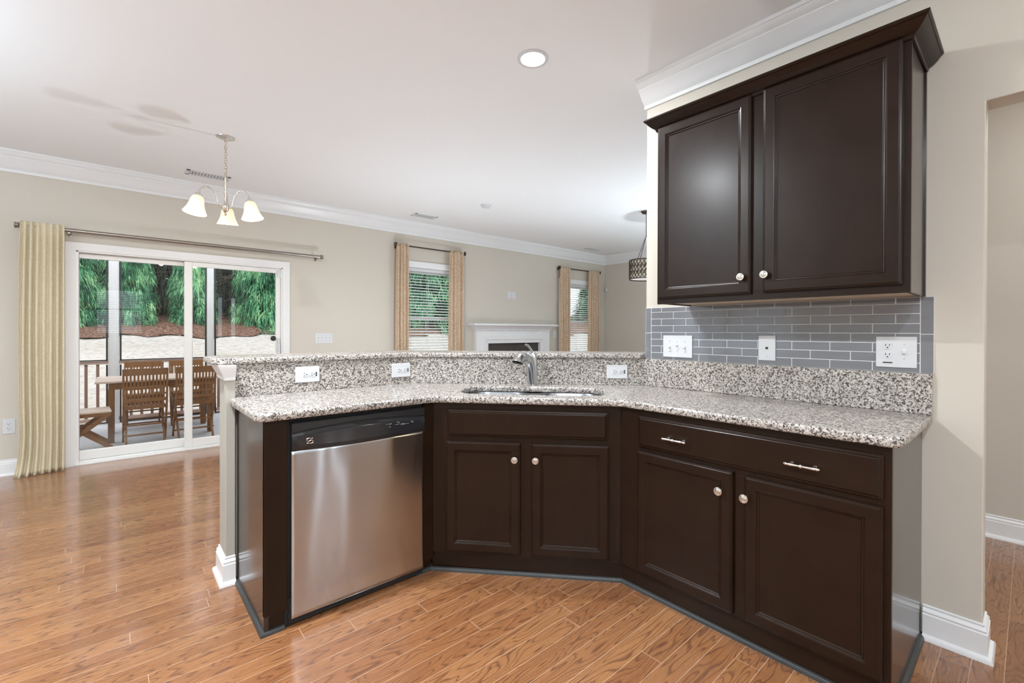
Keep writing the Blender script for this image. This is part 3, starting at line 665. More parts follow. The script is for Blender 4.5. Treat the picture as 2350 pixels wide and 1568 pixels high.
d = panel_door(.524, 1.419, UL-.022, 2.311).obj('door', CAB, T, M=MU, bevel=.0006); knob(d, .538, -.020, 1.495-1.39)
UC = [(0, 2.312), (.006, 2.312), (.009, 2.318), (.009, 2.324), (.014, 2.328), (.022, 2.332), (.036, 2.346), (.046, 2.360), (.050, 2.362), (.054, 2.368), (.054, 2.374), (0, 2.374)]
UC = [(o, z-.012) for o, z in UC]
k = MB().sweep([(0, dd), (0, 0), (UL, 0), (UL, dd)], UC); k.obj('crown_moulding', CAB, T, M=MU, smooth=25)

# ------------------------------------------------------------ plates on walls (local face towards -y)
def plate(name, label, cat, loc, rz, w, h, parts, group=None, th=.006, bev=.003):
    T = thing(name, label, cat, loc, rz, group)
    MB().box(-w/2, -th, -h/2, w/2, 0, h/2).obj('cover_plate', WHITE, T, bevel=bev, seg=3)
    for kind, x, z in parts:
        if kind == 'toggle_up' or kind == 'toggle_down':
            s = 1 if kind == 'toggle_up' else -1
            MB().box(x-.005, -th-.001, z-.012, x+.005, -th+.001, z+.012).obj('slot', VINYL, T)
            MB().beam((x, -th, z), (x, -th-.012, z+.009*s), .008, .008).obj('toggle', WHITE, T, bevel=.001)
            for dz in (-.030, .030): MB().tube([(x, -th+.001, z+dz), (x, -th-.001, z+dz)], .003, 10).obj('screw', NICKEL, T)
        elif kind in ('duplex', 'duplex_h'):
            for sgn in (-1, 1):
                k = MB(); kk = MB()
                oz = z+sgn*.0195 if kind == 'duplex' else z; ox = x if kind == 'duplex' else x+sgn*.0195
                k.rings([[(ox+a, -th+.001, oz+b) for a, b in rrect(-.0165, -.0145, .0165, .0145, .0135, 6)], [(ox+a, -th-.002, oz+b) for a, b in rrect(-.0165, -.0145, .0165, .0145, .0135, 6)]])
                pts = [(-.0065, .004, .0011, .0045), (.0065, .004, .0011, .0038)]
                for a, b, ww, hh in pts:
                    if kind == 'duplex_h': a, b, ww, hh = -b, a, hh, ww
                    kk.box(ox+a-ww, -th-.003, oz+b-hh, ox+a+ww, -th-.0015, oz+b+hh)
                gx, gz = (0, -.007) if kind == 'duplex' else (.008, 0)
                kk.tube([(ox+gx, -th-.0012, oz+gz), (ox+gx, -th-.003, oz+gz)], .0028, 10)
                q = k.obj('receptacle', WHITE, T, smooth=30); kk.obj('socket_slots', DARKSLOT, q)
        elif kind == 'mark': MB().box(x-.004, -th-.0006, z-.011, x+.004, -th+.001, z+.011).obj('printed_mark', DARKSLOT, T)
        elif kind == 'markh': MB().box(x-.016, -th-.0006, z-.0025, x+.016, -th+.001, z+.0025).obj('printed_mark', DARKSLOT, T)
        elif kind == 'jack':
            MB().box(x-.006, -th-.001, z-.006, x+.006, -th, z+.006).obj('jack_port', DARKSLOT, T)
            for dz in (-.042, .042): MB().tube([(x, -th+.001, z+dz), (x, -th-.001, z+dz)], .003, 10).obj('screw', NICKEL, T)
        elif kind == 'rocker': MB().box(x-.016, -th-.002, z-.033, x+.016, -th, z+.033).obj('rocker', WHITE, T, bevel=.002)
    return T
XT = xt-.0005
plate('light_switch', 'white three-toggle switch plate at the left end of the tiles', 'light switch', (XT, 1.364, 1.159), RZR, .183, .128, [('toggle_down', -.047, 0), ('toggle_up', 0, 0), ('toggle_down', .047, 0)], 'plates on the tile wall')
plate('wall_plate', 'narrow white jack plate in the middle of the tiles', 'wall plate', (XT, .879, 1.164), RZR, .080, .126, [('jack', 0, 0)], 'plates on the tile wall')
plate('combination_outlet', 'white plate with an outlet and a toggle at the right end of the tiles', 'outlet', (XT, .376, 1.162), RZR, .134, .130, [('duplex', -.027, .006), ('toggle_down', .027, .003), ('markh', -.027, -.045)], 'plates on the tile wall')
plate('outlet', 'white sideways outlet in the backsplash above the dishwasher, left', 'outlet', (.789, 2.6195, 1.006), 0, .127, .087, [('duplex_h', .006, 0), ('mark', .045, 0)], 'outlets in the granite backsplash')
plate('outlet', 'white sideways outlet in the backsplash where counter bends to the sink', 'outlet', (1.352, 2.6195, .998), 0, .127, .087, [('duplex_h', .006, 0), ('mark', .045, 0)], 'outlets in the granite backsplash')
p3 = Vector((2.345, 1.697)); plate('outlet', 'white sideways outlet in the backsplash right of the faucet', 'outlet', (2.3455-.001, 1.6965-.001, .996), -PI/4, .127, .085, [('duplex_h', .006, 0), ('mark', .045, 0)], 'outlets in the granite backsplash')
plate('outlet', 'white upright outlet low on the wall left of the curtain', 'outlet', (-.702, FY, .418), 0, .078, .128, [('duplex', 0, 0)])
plate('light_switch', 'white four-toggle switch plate right of the patio door', 'light switch', (1.93, FY, 1.153), 0, .212, .126, [('toggle_up', a, 0) for a in (-.069, -.023, .023, .069)])
plate('wall_plate', 'left one of two small white plates above the mantel', 'wall plate', (4.962, FY, 1.856), 0, .080, .118, [('rocker', 0, 0)], 'plates above the mantel')
plate('wall_plate', 'right one of two small white plates above the mantel', 'wall plate', (5.056, FY, 1.853), 0, .074, .112, [('rocker', 0, 0)], 'plates above the mantel')
plate('light_switch', 'small white switch plate between mantel and right window', 'light switch', (6.064, FY, 1.196), 0, .080, .135, [('rocker', 0, 0)])
T = thing('motion_sensor', 'small white motion sensor in the far corner of the living room', 'sensor', (XL-.001, FY-.06, 2.10), RZR)
MB().box(-.028, -.035, -.045, .028, 0, .045).obj('housing', WHITE, T, bevel=.017, seg=5)
MB().box(-.015, -.038, -.022, .015, -.031, .005).obj('lens', VINYL, T, bevel=.004)

# ------------------------------------------------------------ ceiling fittings
def recessed(x, y, label, p=34, r=.066):
    T = thing('recessed_light', label, 'ceiling light', (x, y, ZC), group='recessed ceiling lights')
    MB().lathe([(r+.022, -.001), (r+.020, -.005), (r+.004, -.007), (r, -.004), (r, 0), (r+.022, 0)], 40, closed=True).obj('trim_ring', WHITE, T, smooth=40)
    MB().lathe([(0, -.0035), (r+.001, -.0035), (r+.001, 0), (0, 0)], 40).obj('lens', LENS, T)
    l = lamp('recessed_glow', 'AREA', (x, y, ZC-.010), p, r*1.6, (.90, .955, 1)); return T
recessed(1.752, 1.839, 'round lit recessed light in the ceiling above the sink', 30)
recessed(-.25, 2.10, 'lit recessed ceiling light left of the camera', 85)
recessed(-.25, -.42, 'lit recessed ceiling light behind the camera', 56)
recessed(1.4, -1.3, 'lit recessed ceiling light over the far kitchen corner behind the camera', 12)
recessed(3.3, -.6, 'lit recessed ceiling light in the hall', 16)
T = thing('streak_tube_light', 'unseen warm tube light added at the hall end for a streak on the dishwasher', 'added light', (3.36, Y0, 1.1))  # unseen light added for the warm streak on the dishwasher steel
MB().box(-.04, 0, -.05, .04, .02, 1.05).obj('backplate', NICKEL, T, bevel=.003)
MB().tube([(0, .06, 0), (0, .06, 1.0)], .035, 16).obj('glowing_tube', mat('warm_tube', (1, .8, .55), .5, emis=(1, .80, .52), estr=9), T, smooth=50)
for zz in (.02, .95): MB().box(-.01, .015, zz, .01, .05, zz+.03).obj('bracket', NICKEL, T)
def vent(x, y, w, d, label, rz=0):
    T = thing('ceiling_vent', label, 'vent', (x, y, ZC), rz, 'white ceiling vents')
    k = MB(); k.box(-w/2, -d/2, -.006, w/2, -d/2+.02, 0).box(-w/2, d/2-.02, -.006, w/2, d/2, 0).box(-w/2, -d/2, -.006, -w/2+.03, d/2, 0).box(w/2-.03, -d/2, -.006, w/2, d/2, 0)
    k.obj('frame', WHITE, T, bevel=.001)
    k = MB(); n = 12
    for i in range(n): 
        x_ = -w/2+.04+(w-.08)*i/(n-1); k.box(x_-.0055, -d/2+.02, -.005, x_+.0055, d/2-.02, -.001)
    k.obj('louvres', WHITE, T); MB().box(-w/2+.02, -d/2+.01, -.0012, w/2-.02, d/2-.01, -.0006).obj('grille_backing', mat('vent_shadow_grey', (.42, .42, .42), .8), T)
vent(.675, 5.32, .36, .16, 'white ceiling vent beside the chandelier')
vent(3.07, 5.30, .33, .15, 'white ceiling vent above the left living room window')
vent(6.64, 5.37, .33, .13, 'white ceiling vent near the far corner')
T = thing('smoke_detector', 'round white smoke detector on the living room ceiling', 'smoke detector', (3.36, 4.34, ZC))
MB().lathe([(0, -.036), (.035, -.036), (.052, -.030), (.058, -.012), (.066, -.010), (.068, 0), (0, 0)], 32).obj('housing', WHITE, T, smooth=40)
MB().lathe([(0, -.038), (.018, -.038), (.020, -.035), (0, -.035)], 24).obj('test_button', VINYL, T)

# chandelier
CX, CYY = .645, 4.185
T = thing('chandelier', 'brushed nickel chandelier with three lit bell shades over the dining area', 'chandelier', (CX, CYY, ZC))
MB().lathe([(0, -.032), (.012, -.030), (.02, -.018), (.045, -.012), (.063, -.006), (.066, 0), (0, 0)], 32).obj('canopy', NICKEL, T, smooth=40)
k = MB(); z = -.030; i = 0
while z > -.275:
    M = Matrix.Translation((0, 0, z-.013)) @ Matrix.Rotation((i % 2)*PI/2+.3, 4, 'Z')
    pts = [M @ Vector((.0065*math.cos(a), 0, .0135*math.sin(a))) for a in [2*PI*j/12 for j in range(13)]]
    k.tube(pts, .0016, 6, cap=False); z -= .0215; i += 1
k.obj('chain', NICKEL, T, smooth=60)
k = MB()
for s in range(2): k.tube([(.010*math.cos(a*1.3+s*PI), .010*math.sin(a*1.3+s*PI), -.03-.022*a) for a in [j*.5 for j in range(48)]], .0016, 6)
k.obj('cord', mat('clear_gold_cord', (.5, .38, .2), .3, .3), T)
MB().lathe([(0, -.62), (.006, -.618), (.010, -.605), (.006, -.597), (.016, -.585), (.026, -.56), (.028, -.545), (.016, -.535), (.012, -.52), (.009, -.50), (.007, -.44), (.006, -.30), (.012, -.292), (.006, -.280), (0, -.278)], 24).obj('stem', NICKEL, T, smooth=40)
vdir = Vector((CX, CYY)).normalized(); vr = Vector((vdir.y, -vdir.x)); RR = .205
for phi in (4, 124, 244):
    a = math.radians(phi); d = vr*math.sin(a)+vdir*math.cos(a); h = lambda r, z: (d.x*r, d.y*r, z)
    MB().tube([h(.012, -.56), h(.045, -.555), h(.060, -.52), h(.066, -.48), h(.085, -.445), h(.118, -.424), h(.150, -.428), h(.178, -.452), h(.190, -.485)], .0052, 10).obj('arm', NICKEL, T, smooth=50)
    tilt = Matrix.Rotation(math.radians(10), 4, Vector((d.y, -d.x, 0)))
    M = Matrix.Translation(h(.190, -.485)) @ tilt
    soc = MB().lathe([(0, .006), (.010, .004), (.014, -.004), (.024, -.012), (.027, -.034), (0, -.034)], 20).obj('socket', NICKEL, T, M=M, smooth=40)
    sh = MB().lathe([(.026, -.026), (.036, -.034), (.044, -.055), (.049, -.085), (.057, -.115), (.072, -.148), (.079, -.160), (.076, -.160), (.069, -.146), (.054, -.114), (.046, -.085), (.040, -.055), (.030, -.036)], 32, closed=True).obj('lamp_shade', SHADE, T, smooth=60)
    sh.matrix_local = M; sh['label'] = 'glowing alabaster bell shade'
    pp = Vector((CX, CYY, ZC)) + (M @ Vector((0, 0, -.16))); lamp('chandelier_bulb', 'POINT', pp, 3.5, .03, (1, .86, .64))

# drum pendant beyond the wall end
PX, PY = 5.06, 3.22
T = thing('pendant_light', 'bronze lattice drum pendant half hidden by the kitchen wall end', 'pendant light', (PX, PY, ZC))
MB().lathe([(0, -.03), (.05, -.026), (.065, 0), (0, 0)], 24).obj('canopy', BRONZE, T, smooth=40)
MB().tube([(0, 0, -.02), (0, 0, -.32)], .005, 8).obj('stem', BRONZE, T)
k = MB()
for a in (60, 180, 300): k.tube([(0, 0, -.31), (.19*math.cos(math.radians(a)), .19*math.sin(math.radians(a)), -.625)], .004, 8)
k.obj('support_rods', BRONZE, T)
k = MB(); Rr = .208
for zz in (-.625, -.86): k.sweep([(Rr*math.cos(-2*PI*i/36), Rr*math.sin(-2*PI*i/36)) for i in range(36)], [(-.003, zz-.006), (.003, zz-.006), (.003, zz+.006), (-.003, zz+.006)], closed=True)
for i in range(28):
    for s in (-1, 1):
        pts = []
        for j in range(7):
            a = 2*PI*(i/28)+s*(j/6)*.75; pts.append((Rr*math.cos(a), Rr*math.sin(a), -.855+.225*j/6))
        k.tube(pts, .0042, 5)
for i in range(28):
    for zz in (-.70, -.78):
        a0 = 2*PI*(i+.25)/28; k.tube([(Rr*math.cos(a0+.045*math.cos(b)), Rr*math.sin(a0+.045*math.cos(b)), zz+.022*math.sin(b)) for b in [2*PI*q/8 for q in range(9)]], .0032, 4, cap=False)
k.obj('lattice_shade', BRONZE, T, smooth=50)
MB().lathe([(.198, -.632), (.200, -.632), (.200, -.85), (.198, -.85)], 36, closed=True).obj('fabric_liner', mat('cream_liner', (.80, .74, .62), .8), T)
MB().lathe([(0, -.853), (.198, -.853), (.198, -.849), (0, -.849)], 36).obj('diffuser', mat('frosted_diffuser', (.75, .73, .70), .6), T)

# ------------------------------------------------------------ curtains and rods
def rod(name, label, x0, x1, z, y, r, m, fin, group=None, ends=(.06, .06)):
    T = thing(name, label, 'curtain rod', ((x0+x1)/2, FY, z), group=group); M = Matrix.Translation((-(x0+x1)/2, -FY, -z))
    MB().tube([(x0, y, z), (x1, y, z)], r, 14).obj('pole', m, T, M=M, smooth=50)
    for x, s in ((x0, -1), (x1, 1)):
        if fin == 'block': MB().box(x-.012*(1-s)/1-.0, y-.022, z-.028, x+.012*(1+s)+.0, y+.022, z+.028).obj('finial', m, T, M=M, bevel=.004)
        else: MB().tube([(x, y, z), (x+s*.004, y, z), (x+s*.010, y, z), (x+s*.03, y, z), (x+s*.034, y, z)], [r*1.0, r*1.5, r*1.2, r*1.45, r*1.1], 16).obj('finial', m, T, M=M, smooth=40)
    for x in (x0+ends[0], x1-ends[1]):
        k = MB(); k.box(x-.008, y-.004, z-.028, x+.008, FY, z-.018).box(x-.010, FY-.006, z-.045, x+.010, FY, z+.02); k.tube([(x, y, z-.02), (x, y, z-.012)], .008, 8); k.obj('bracket', m, T, M=M, bevel=.001)
    return T
rod('curtain_rod', 'long pewter curtain rod above the patio door', -.625, 1.855, 2.140, 5.67, .018, RODM, 'round', ends=(.30, .03))
rod('curtain_rod', 'dark curtain rod above the left living room window', 2.865, 3.985, 2.425, 5.69, .010, BRONZE, 'block', 'dark living room rods', ends=(.02, .02))
rod('curtain_rod', 'dark curtain rod above the right living room window', 6.12, 7.27, 2.418, 5.69, .010, BRONZE, 'block', 'dark living room rods', ends=(.02, .02))
def curtain(label, x0, x1, z0, z1, y, folds, amp, m, group=None, flare=0, flat=None, seed=1, puddle=0):
    rnd = random.Random(seed); nx, nz = folds*14, 60; ph = [rnd.uniform(-.5, .5) for _ in range(8)]; vs = []
    for j in range(nz+1):
        t = j/nz; z = z0+(z1-z0)*(1-t)
        for i in range(nx+1):
            s = i/nx; a = amp*(.75+.35*t)
            sw = s+.012*math.sin(3*t+ph[0])*math.sin(PI*s)
            w = math.sin(2*PI*folds*sw+ph[1]+.5*math.sin(2.2*t+ph[2]+s*5))
            w = math.copysign(abs(w)**.75, w)
            yy = y+a*w*(.8+.2*math.sin(s*9+ph[3])) - .012*t*math.sin(s*4+ph[4])
            if t < .035: yy = y + (yy-y)*.7
            xl = x0-flare*max(0, (t-.8)/.2)**2-.012*math.sin(PI*t); xx = xl+(x1-xl)*s
            zz = z
            if puddle and t > .93: yy -= puddle*((t-.93)/.07)**2*(1-s)**2
            vs.append((xx, min(yy, FY-.012), zz))
    fs = [(j*(nx+1)+i, j*(nx+1)+i+1, (j+1)*(nx+1)+i+1, (j+1)*(nx+1)+i) for j in range(nz) for i in range(nx)]
    o = MB().add(vs, fs).obj('curtain', m, smooth=60); md = o.modifiers.new('cloth', 'SOLIDIFY'); md.thickness = .003; md.offset = 0
    tag(o, label, 'curtain', group); return o
curtain('cream and gold floor-length curtain left of the patio door', -.622, -.352, .004, 2.178, 5.644, 7, .024, CURT, flare=.035, seed=4, puddle=.07)
G = 'tan living room curtains'
curtain('tan scroll print curtain left side of the left living room window', 2.862, 3.045, .01, 2.450, 5.672, 4, .030, CURT2, G, seed=2)
curtain('tan scroll print curtain between the left window and the fireplace', 3.715, 3.965, .01, 2.450, 5.672, 4, .030, CURT2, G, seed=3)
curtain('tan scroll print curtain between the fireplace and the right window', 6.12, 6.38, .01, 2.440, 5.672, 4, .030, CURT2, G, seed=5)
curtain('tan scroll print curtain in the far corner right of the last window', 6.93, 7.245, .01, 2.440, 5.672, 5, .030, CURT2, G, seed=6)

# ------------------------------------------------------------ fireplace
T = thing('fireplace', 'white mantel fireplace on the far living room wall', 'fireplace', (5.06, FY, 0)); M = Matrix.Translation((-5.06, -FY, 0))
def mbx(name, m, *bs, bev=.002, par=T):
    k = MB()
    for b in bs: k.box(*b)
    return k.obj(name, m, par, M=M, bevel=bev)
mbx('mantel_shelf', TRIM, (4.10, FY-.20, 1.335, 5.96, FY, 1.365), bev=.006)
k = MB().sweep([(4.215, FY), (4.215, FY-.085), (5.845, FY-.085), (5.845, FY)], [(0, 1.265), (.008, 1.265), (.012, 1.28), (.03, 1.29), (.06, 1.32), (.075, 1.335), (0, 1.335)]); k.obj('shelf_moulding', TRIM, T, M=M, smooth=30)
k = MB()
for i in range(58): x = 4.225+i*.0282; k.box(x, FY-.098, 1.243, x+.015, FY-.08, 1.262)
k.obj('dentils', TRIM, T, M=M, kind='stuff')
mbx('surround', TRIM, (4.215, FY-.085, 1.095, 5.845, FY, 1.265), (4.215, FY-.085, 0, 4.44, FY, 1.095), (5.62, FY-.085, 0, 5.845, FY, 1.095))
mbx('inner_moulding', TRIM, (4.36, FY-.100, 1.11, 5.70, FY-.08, 1.16), (4.36, FY-.100, 0, 4.41, FY-.08, 1.11), (5.65, FY-.100, 0, 5.70, FY-.08, 1.11))
mbx('slate_surround', SLATE, (4.44, FY-.03, .78, 5.62, FY, 1.05), (4.44, FY-.03, 0, 4.62, FY, .78), (5.44, FY-.03, 0, 5.62, FY, .78), (4.62, FY-.01, 0, 5.44, FY, .78))
mbx('inner_trim', TRIM, (4.42, FY-.09, 1.05, 5.64, FY, 1.095), (4.42, FY-.088, 0, 4.45, FY, 1.05), (5.61, FY-.088, 0, 5.64, FY, 1.05))
mbx('firebox', MATTEBLK, (4.64, FY-.035, .08, 5.42, FY-.01, .74))

# ------------------------------------------------------------ PORCH
ZP = -.10
tag(MB().box(-3.2, FY+.15, ZP-.12, 3.4, 8.78, ZP).obj('porch_slab', CONC), 'pale concrete porch floor outside the patio door', 'porch floor')
PY_ = 8.70
def post(x0, x1, label):
    return tag(MB().box(x0, PY_, ZP, x1, PY_+.09, 2.62).obj('porch_post', POSTW, bevel=.004), label, 'post', 'porch posts')
post(-.095, .02, 'pale wooden porch post seen left of the door mullion'); post(1.085, 1.18, 'pale wooden porch post seen right of the door mullion'); post(-1.3, -1.2, 'pale wooden porch post at the left outside the door'); post(2.3, 2.4, 'pale wooden porch post at the right outside the door')
T = thing('porch_railing', 'brown wooden railing with balusters along the porch edge', 'railing', (0, PY_, ZP)); M = Matrix.Translation((0, -PY_, -ZP))
MB().box(-3.2, PY_+.01, .757, 3.4, PY_+.08, .802).obj('top_rail', RAILW, T, M=M, bevel=.004)
MB().box(-3.2, PY_+.02, -.06, 3.4, PY_+.07, -.01).obj('bottom_rail', RAILW, T, M=M, bevel=.004)
x = -.332-.1215*22; k0 = None
while x < 3.2:
    if not (-.12 < x < .04 or 1.06 < x < 1.2):
        if k0 is None:
            k0 = MB().box(-.017, PY_+.03, -.01, .017, PY_+.06, .757).obj('baluster', BALW, T, M=M); k0.location.x = x
        else:
            c = k0.copy(); COL.objects.link(c); c.parent = T; c.location.x = x
    x += .1215
def screen(x0, x1, label):
    k = MB(); y = PY_-.012
    for a, b, c_, d_ in ((x0, .806, x0+.022, 2.60), (x1-.022, .806, x1, 2.60), (x0, .806, x1, .822), (x0, 2.58, x1, 2.60), (x0, ZP+.02, x0+.022, .75), (x1-.022, ZP+.02, x1, .75), (x0, ZP+.01, x1, ZP+.03)): k.box(a, y, b, c_, y+.012, d_)
    tag(k.obj('screen_frame', MATTEBLK), label, 'screen frame', 'porch screen frames')
screen(-1.19, -.10, 'black porch screen frame left of the first post'); screen(.025, 1.08, 'black porch screen frame between the two posts'); screen(1.185, 2.30, 'black porch screen frame right of the second post')

# folding chairs; local front faces +y, back at y=0 (towards the house)
def chair():
    T = thing('folding_chair', 'x', 'chair', (0, 0, ZP), group='folding teak chairs'); w = .40; h = w/2
    for s in (-1, 1):
        MB().beam((s*h, .30, 0), (s*h, .0, .50), .020, .036).beam((s*h, .0, .49), (s*h, -.055, .90), .020, .036).obj('back_leg', TEAK, T, bevel=.003)
        MB().beam((s*(h-.024), -.04, 0), (s*(h-.024), .36, .45), .020, .036).obj('front_leg', TEAK, T, bevel=.003)
    k = MB(); R = lambda z: -.055*(z-.49)/.41
    k.box(-h, R(.86)-.010, .82, h, R(.86)+.010, .90).box(-h, R(.68)-.006, .665, h, R(.68)+.008, .69).box(-h, R(.60)-.006, .585, h, R(.6)+.008, .605).box(-h, R(.53)-.010, .505, h, R(.53)+.010, .545)
    k.obj('back_rails', TEAK, T, bevel=.002)
    k = MB()
    for i in range(11):
        x = -h+.03+(w-.06)*i/10; k.beam((x, R(.525), .525), (x, R(.84), .84), .017, .010, (0, 1, 0))
    k.obj('back_slats', TEAK, T)
    k = MB().box(-h+.005, .03, .415, h-.005, .05, .455).box(-h+.005, .38, .415, h-.005, .40, .455)
    k.obj('seat_frame', TEAK, T, bevel=.002)
    k = MB()
    for i in range(10):
        x = -h+.03+(w-.06)*i/9; k.box(x-.013, .02, .452, x+.013, .41, .466)
    k.obj('seat_slats', TEAK, T)
    MB().beam((-h, .255, .075), (h, .255, .075), .030, .016).beam((-h, .06, .11), (h, .06, .11), .030, .016).beam((-h, .11, .22), (h, .11, .22), .030, .016).obj('stretchers', TEAK, T)
    return T
CL = [(.252, 6.86, 0, 'slatted teak folding chair nearest the door, left of the mullion'), (.745, 6.90, .04, 'slatted teak folding chair near the door, partly behind the mullion'), (.28, 8.28, PI, 'teak folding chair across the table, left one by the railing'), (.78, 8.28, PI, 'teak folding chair across the table, right one by the railing')]
ch0 = chair()
for i, (x, y, r, lb) in enumerate(CL):
    o = ch0 if i == 0 else dup(ch0)
    o.location = (x, y, ZP); o.rotation_euler.z = r; o['label'] = lb
T = thing('patio_table', 'rectangular slatted teak table on the porch between the chairs', 'table', (.42, 7.55, ZP))
k = MB()
for i in range(7): k.box(-.62, -.40+i*.1155, .715, .62, -.40+i*.1155+.108, .74)
k.obj('tabletop', TEAKTOP, T, bevel=.006)
MB().box(-.50, -.36, .635, .56, -.335, .715).box(-.50, .335, .635, .56, .36, .715).box(-.50, -.335, .635, -.475, .335, .715).box(.535, -.335, .635, .56, .335, .715).obj('apron', TEAK, T)
for sx in (-.475, .515):
    for sy in (-.33, .33): MB().box(sx-.03, sy-.03, 0, sx+.03, sy+.03, .635).obj('leg', TEAK, T, bevel=.003)
T = thing('folding_stool', 'folding teak stool with crossed legs at the left of the porch', 'stool', (-.30, 6.98, ZP), .06)
k = MB()
for i in range(7): k.box(-.24, -.20+i*.058, .425, .24, -.20+i*.058+.046, .443)
k.obj('seat_slats', TEAKTOP, T, bevel=.002)
MB().box(-.235, -.20, .385, .235, -.18, .425).box(-.235, .18, .385, .235, .20, .425).obj('seat_frame', TEAK, T)
for s in (-1, 1):
    for yy in (-.165, .165): MB().beam((-s*.22, yy+s*.012, .40), (s*.25, yy+s*.012, 0.012), .020, .042).obj('leg', TEAK, T, bevel=.003)
MB().tube([(0.01, -.2, .205), (0.01, .2, .205)], .008, 8).beam((.20, -.165, .04), (.20, .165, .04), .03, .02).beam((-.20, -.165, .04), (-.20, .165, .04), .03, .02).obj('crossbar', TEAK, T)

# ------------------------------------------------------------ GARDEN
rs = np.random.RandomState(5)
def height(x, y):
    t = np.clip((y-8.9)/11.0, 0, 1); z = -.55+1.66*t**1.0
    z = z+np.clip((y-19.3)/3.0, 0, 1)*.55+np.clip((y-22)/10, 0, 1)*1.2
    return z+.03*np.sin(x*1.3)*np.sin(y*.9)
def ground(name, xa, xb, ya, yb, nx, ny, m, label, cat, rough=0, dz=0, jag=0):
    xs = np.linspace(xa, xb, nx); ys = np.linspace(ya, yb, ny); X, Y = np.meshgrid(xs, ys)
    Y = Y.copy(); 
    if jag: Y[0] += jag*np.sin(xs*1.7)+jag*.7*np.sin(xs*4.3+1)
    Z = height(X, Y)+dz+rough*rs.randn(*X.shape)
    vs = list(zip(X.ravel().tolist(), Y.ravel().tolist(), Z.ravel().tolist()))
    fs = [(j*nx+i, j*nx+i+1, (j+1)*nx+i+1, (j+1)*nx+i) for j in range(ny-1) for i in range(nx-1)]
    return tag(MB().add(vs, fs).obj(name, m, smooth=60), label, cat, kind='stuff')
ground('lawn', -14, 46, 8.85, 20.0, 140, 50, LAWN, 'pale dormant lawn rising behind the porch', 'lawn')
ground('pine_straw', -14, 46, 19.2, 34, 200, 60, STRAW, 'brown pine straw bank under the trees', 'ground cover', rough=.02, dz=.05, jag=.32)
def blades(centers, dirs, n_per, L, Wd, spread, droop, seed):
    r = np.random.RandomState(seed); C = np.repeat(centers, n_per, 0); Dm = np.repeat(dirs, n_per, 0); n = len(C)
    st = C+r.randn(n, 3)*spread; d = Dm+r.randn(n, 3)*.45; d[:, 2] -= .1; d /= np.linalg.norm(d, axis=1)[:, None]
    ln = L*(.6+.7*r.rand(n))[:, None]; mid = st+d*ln*.5; mid[:, 2] -= droop*.15*ln[:, 0]
    end = st+d*ln; end[:, 2] -= droop*ln[:, 0]*.75
    up = np.array([0, 0, 1.])+r.randn(n, 3)*.5; sd = np.cross(d, up); sd /= np.linalg.norm(sd, axis=1)[:, None]; w = Wd*(.6+.8*r.rand(n))[:, None]
    V = np.stack([st-sd*w*.3, st+sd*w*.3, mid+sd*w*.5, mid-sd*w*.5, end], 1).reshape(-1, 3)
    b = np.arange(n)[:, None]*5
    quads = (b+np.array([[0, 1, 2, 3]])); tris = b+np.array([[3, 2, 4]]); return V, quads, tris
def mesh_np(name, V, Q, T3):
    me = bpy.data.meshes.new(name); nq, nt = len(Q), len(T3)
    me.vertices.add(len(V)); me.vertices.foreach_set('co', V.astype(np.float32).ravel())
    me.loops.add(nq*4+nt*3); me.loops.foreach_set('vertex_index', np.concatenate([Q.ravel(), T3.ravel()]).astype(np.int32))
    me.polygons.add(nq+nt); me.polygons.foreach_set('loop_start', np.concatenate([np.arange(nq)*4, nq*4+np.arange(nt)*3]).astype(np.int32))
    me.update(); me.validate(); return me
def tree_mesh(seed, Hh, Rb, nb=210, z0=.15):
    r = np.random.RandomState(seed); cs, ds = [], []
    for i in range(nb):
        t = r.rand()**1.05; z = z0+t*(Hh-z0); a = r.rand()*2*PI; R0 = Rb*(1-(z/Hh))**.6*(.75+.35*r.rand())
        d = np.array([math.cos(a), math.sin(a), .05])
        for q in (.45, .7, .9, 1.0):
            c = np.array([d[0]*R0*q, d[1]*R0*q, z-.35*q*q*R0*.5+.15*q]); cs.append(c+r.randn(3)*.08); ds.append(d*np.array([1, 1, 1])+np.array([0, 0, -.1]))
    V, Q, T3 = blades(np.array(cs), np.array(ds), 34, .42, .045, .14, .95, seed+1)
    return mesh_np('foliage', V, Q, T3)
TM = [tree_mesh(11, 7.5, 2.1), tree_mesh(23, 6.5, 1.7, 190), tree_mesh(31, 8.5, 2.4, 240)]
first = {}
def tree(x, y, kind, sc, rz, label, m=LEAF, lift=0):
    key = (kind, m.name)
    z = float(height(np.array(x), np.array(y)))+lift
    if key not in first:
        T = thing('evergreen_tree', label, 'tree', (x, y, z), rz, 'evergreens beyond the lawn')
        me = TM[kind] if not TM[kind].materials else TM[kind].copy()
        me.materials.clear(); link('foliage', me, m, T)
        MB().tube([(0, 0, -.2), (.03, 0, 1.5), (0, .03, 5.5)], [.13, .10, .03], 8).obj('trunk', BARK, T); first[key] = T
    else: T = dup(first[key])
    T.location = (x, y, z); T.rotation_euler.z = rz; T.scale = (sc, sc, sc*1.9) if sc < .8 else (sc, sc, sc); T['label'] = label; return T
tree(-1.25, 21.0, 0, .42, .3, 'feathery evergreen at the far left of the patio door view')
tree(.25, 21.3, 2, .35, 1.9, 'feathery evergreen behind the left porch post')
tree(2.2, 21.3, 1, .40, 2.6, 'narrow feathery evergreen seen beside the door mullion')
tree(4.75, 21.2, 2, .50, 4.0, 'broad feathery evergreen at the right of the patio door view')
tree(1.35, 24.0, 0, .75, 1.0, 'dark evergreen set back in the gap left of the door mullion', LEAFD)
tree(3.6, 24.6, 1, .78, 2.0, 'dark evergreen set back in the gap right of the door mullion', LEAFD)
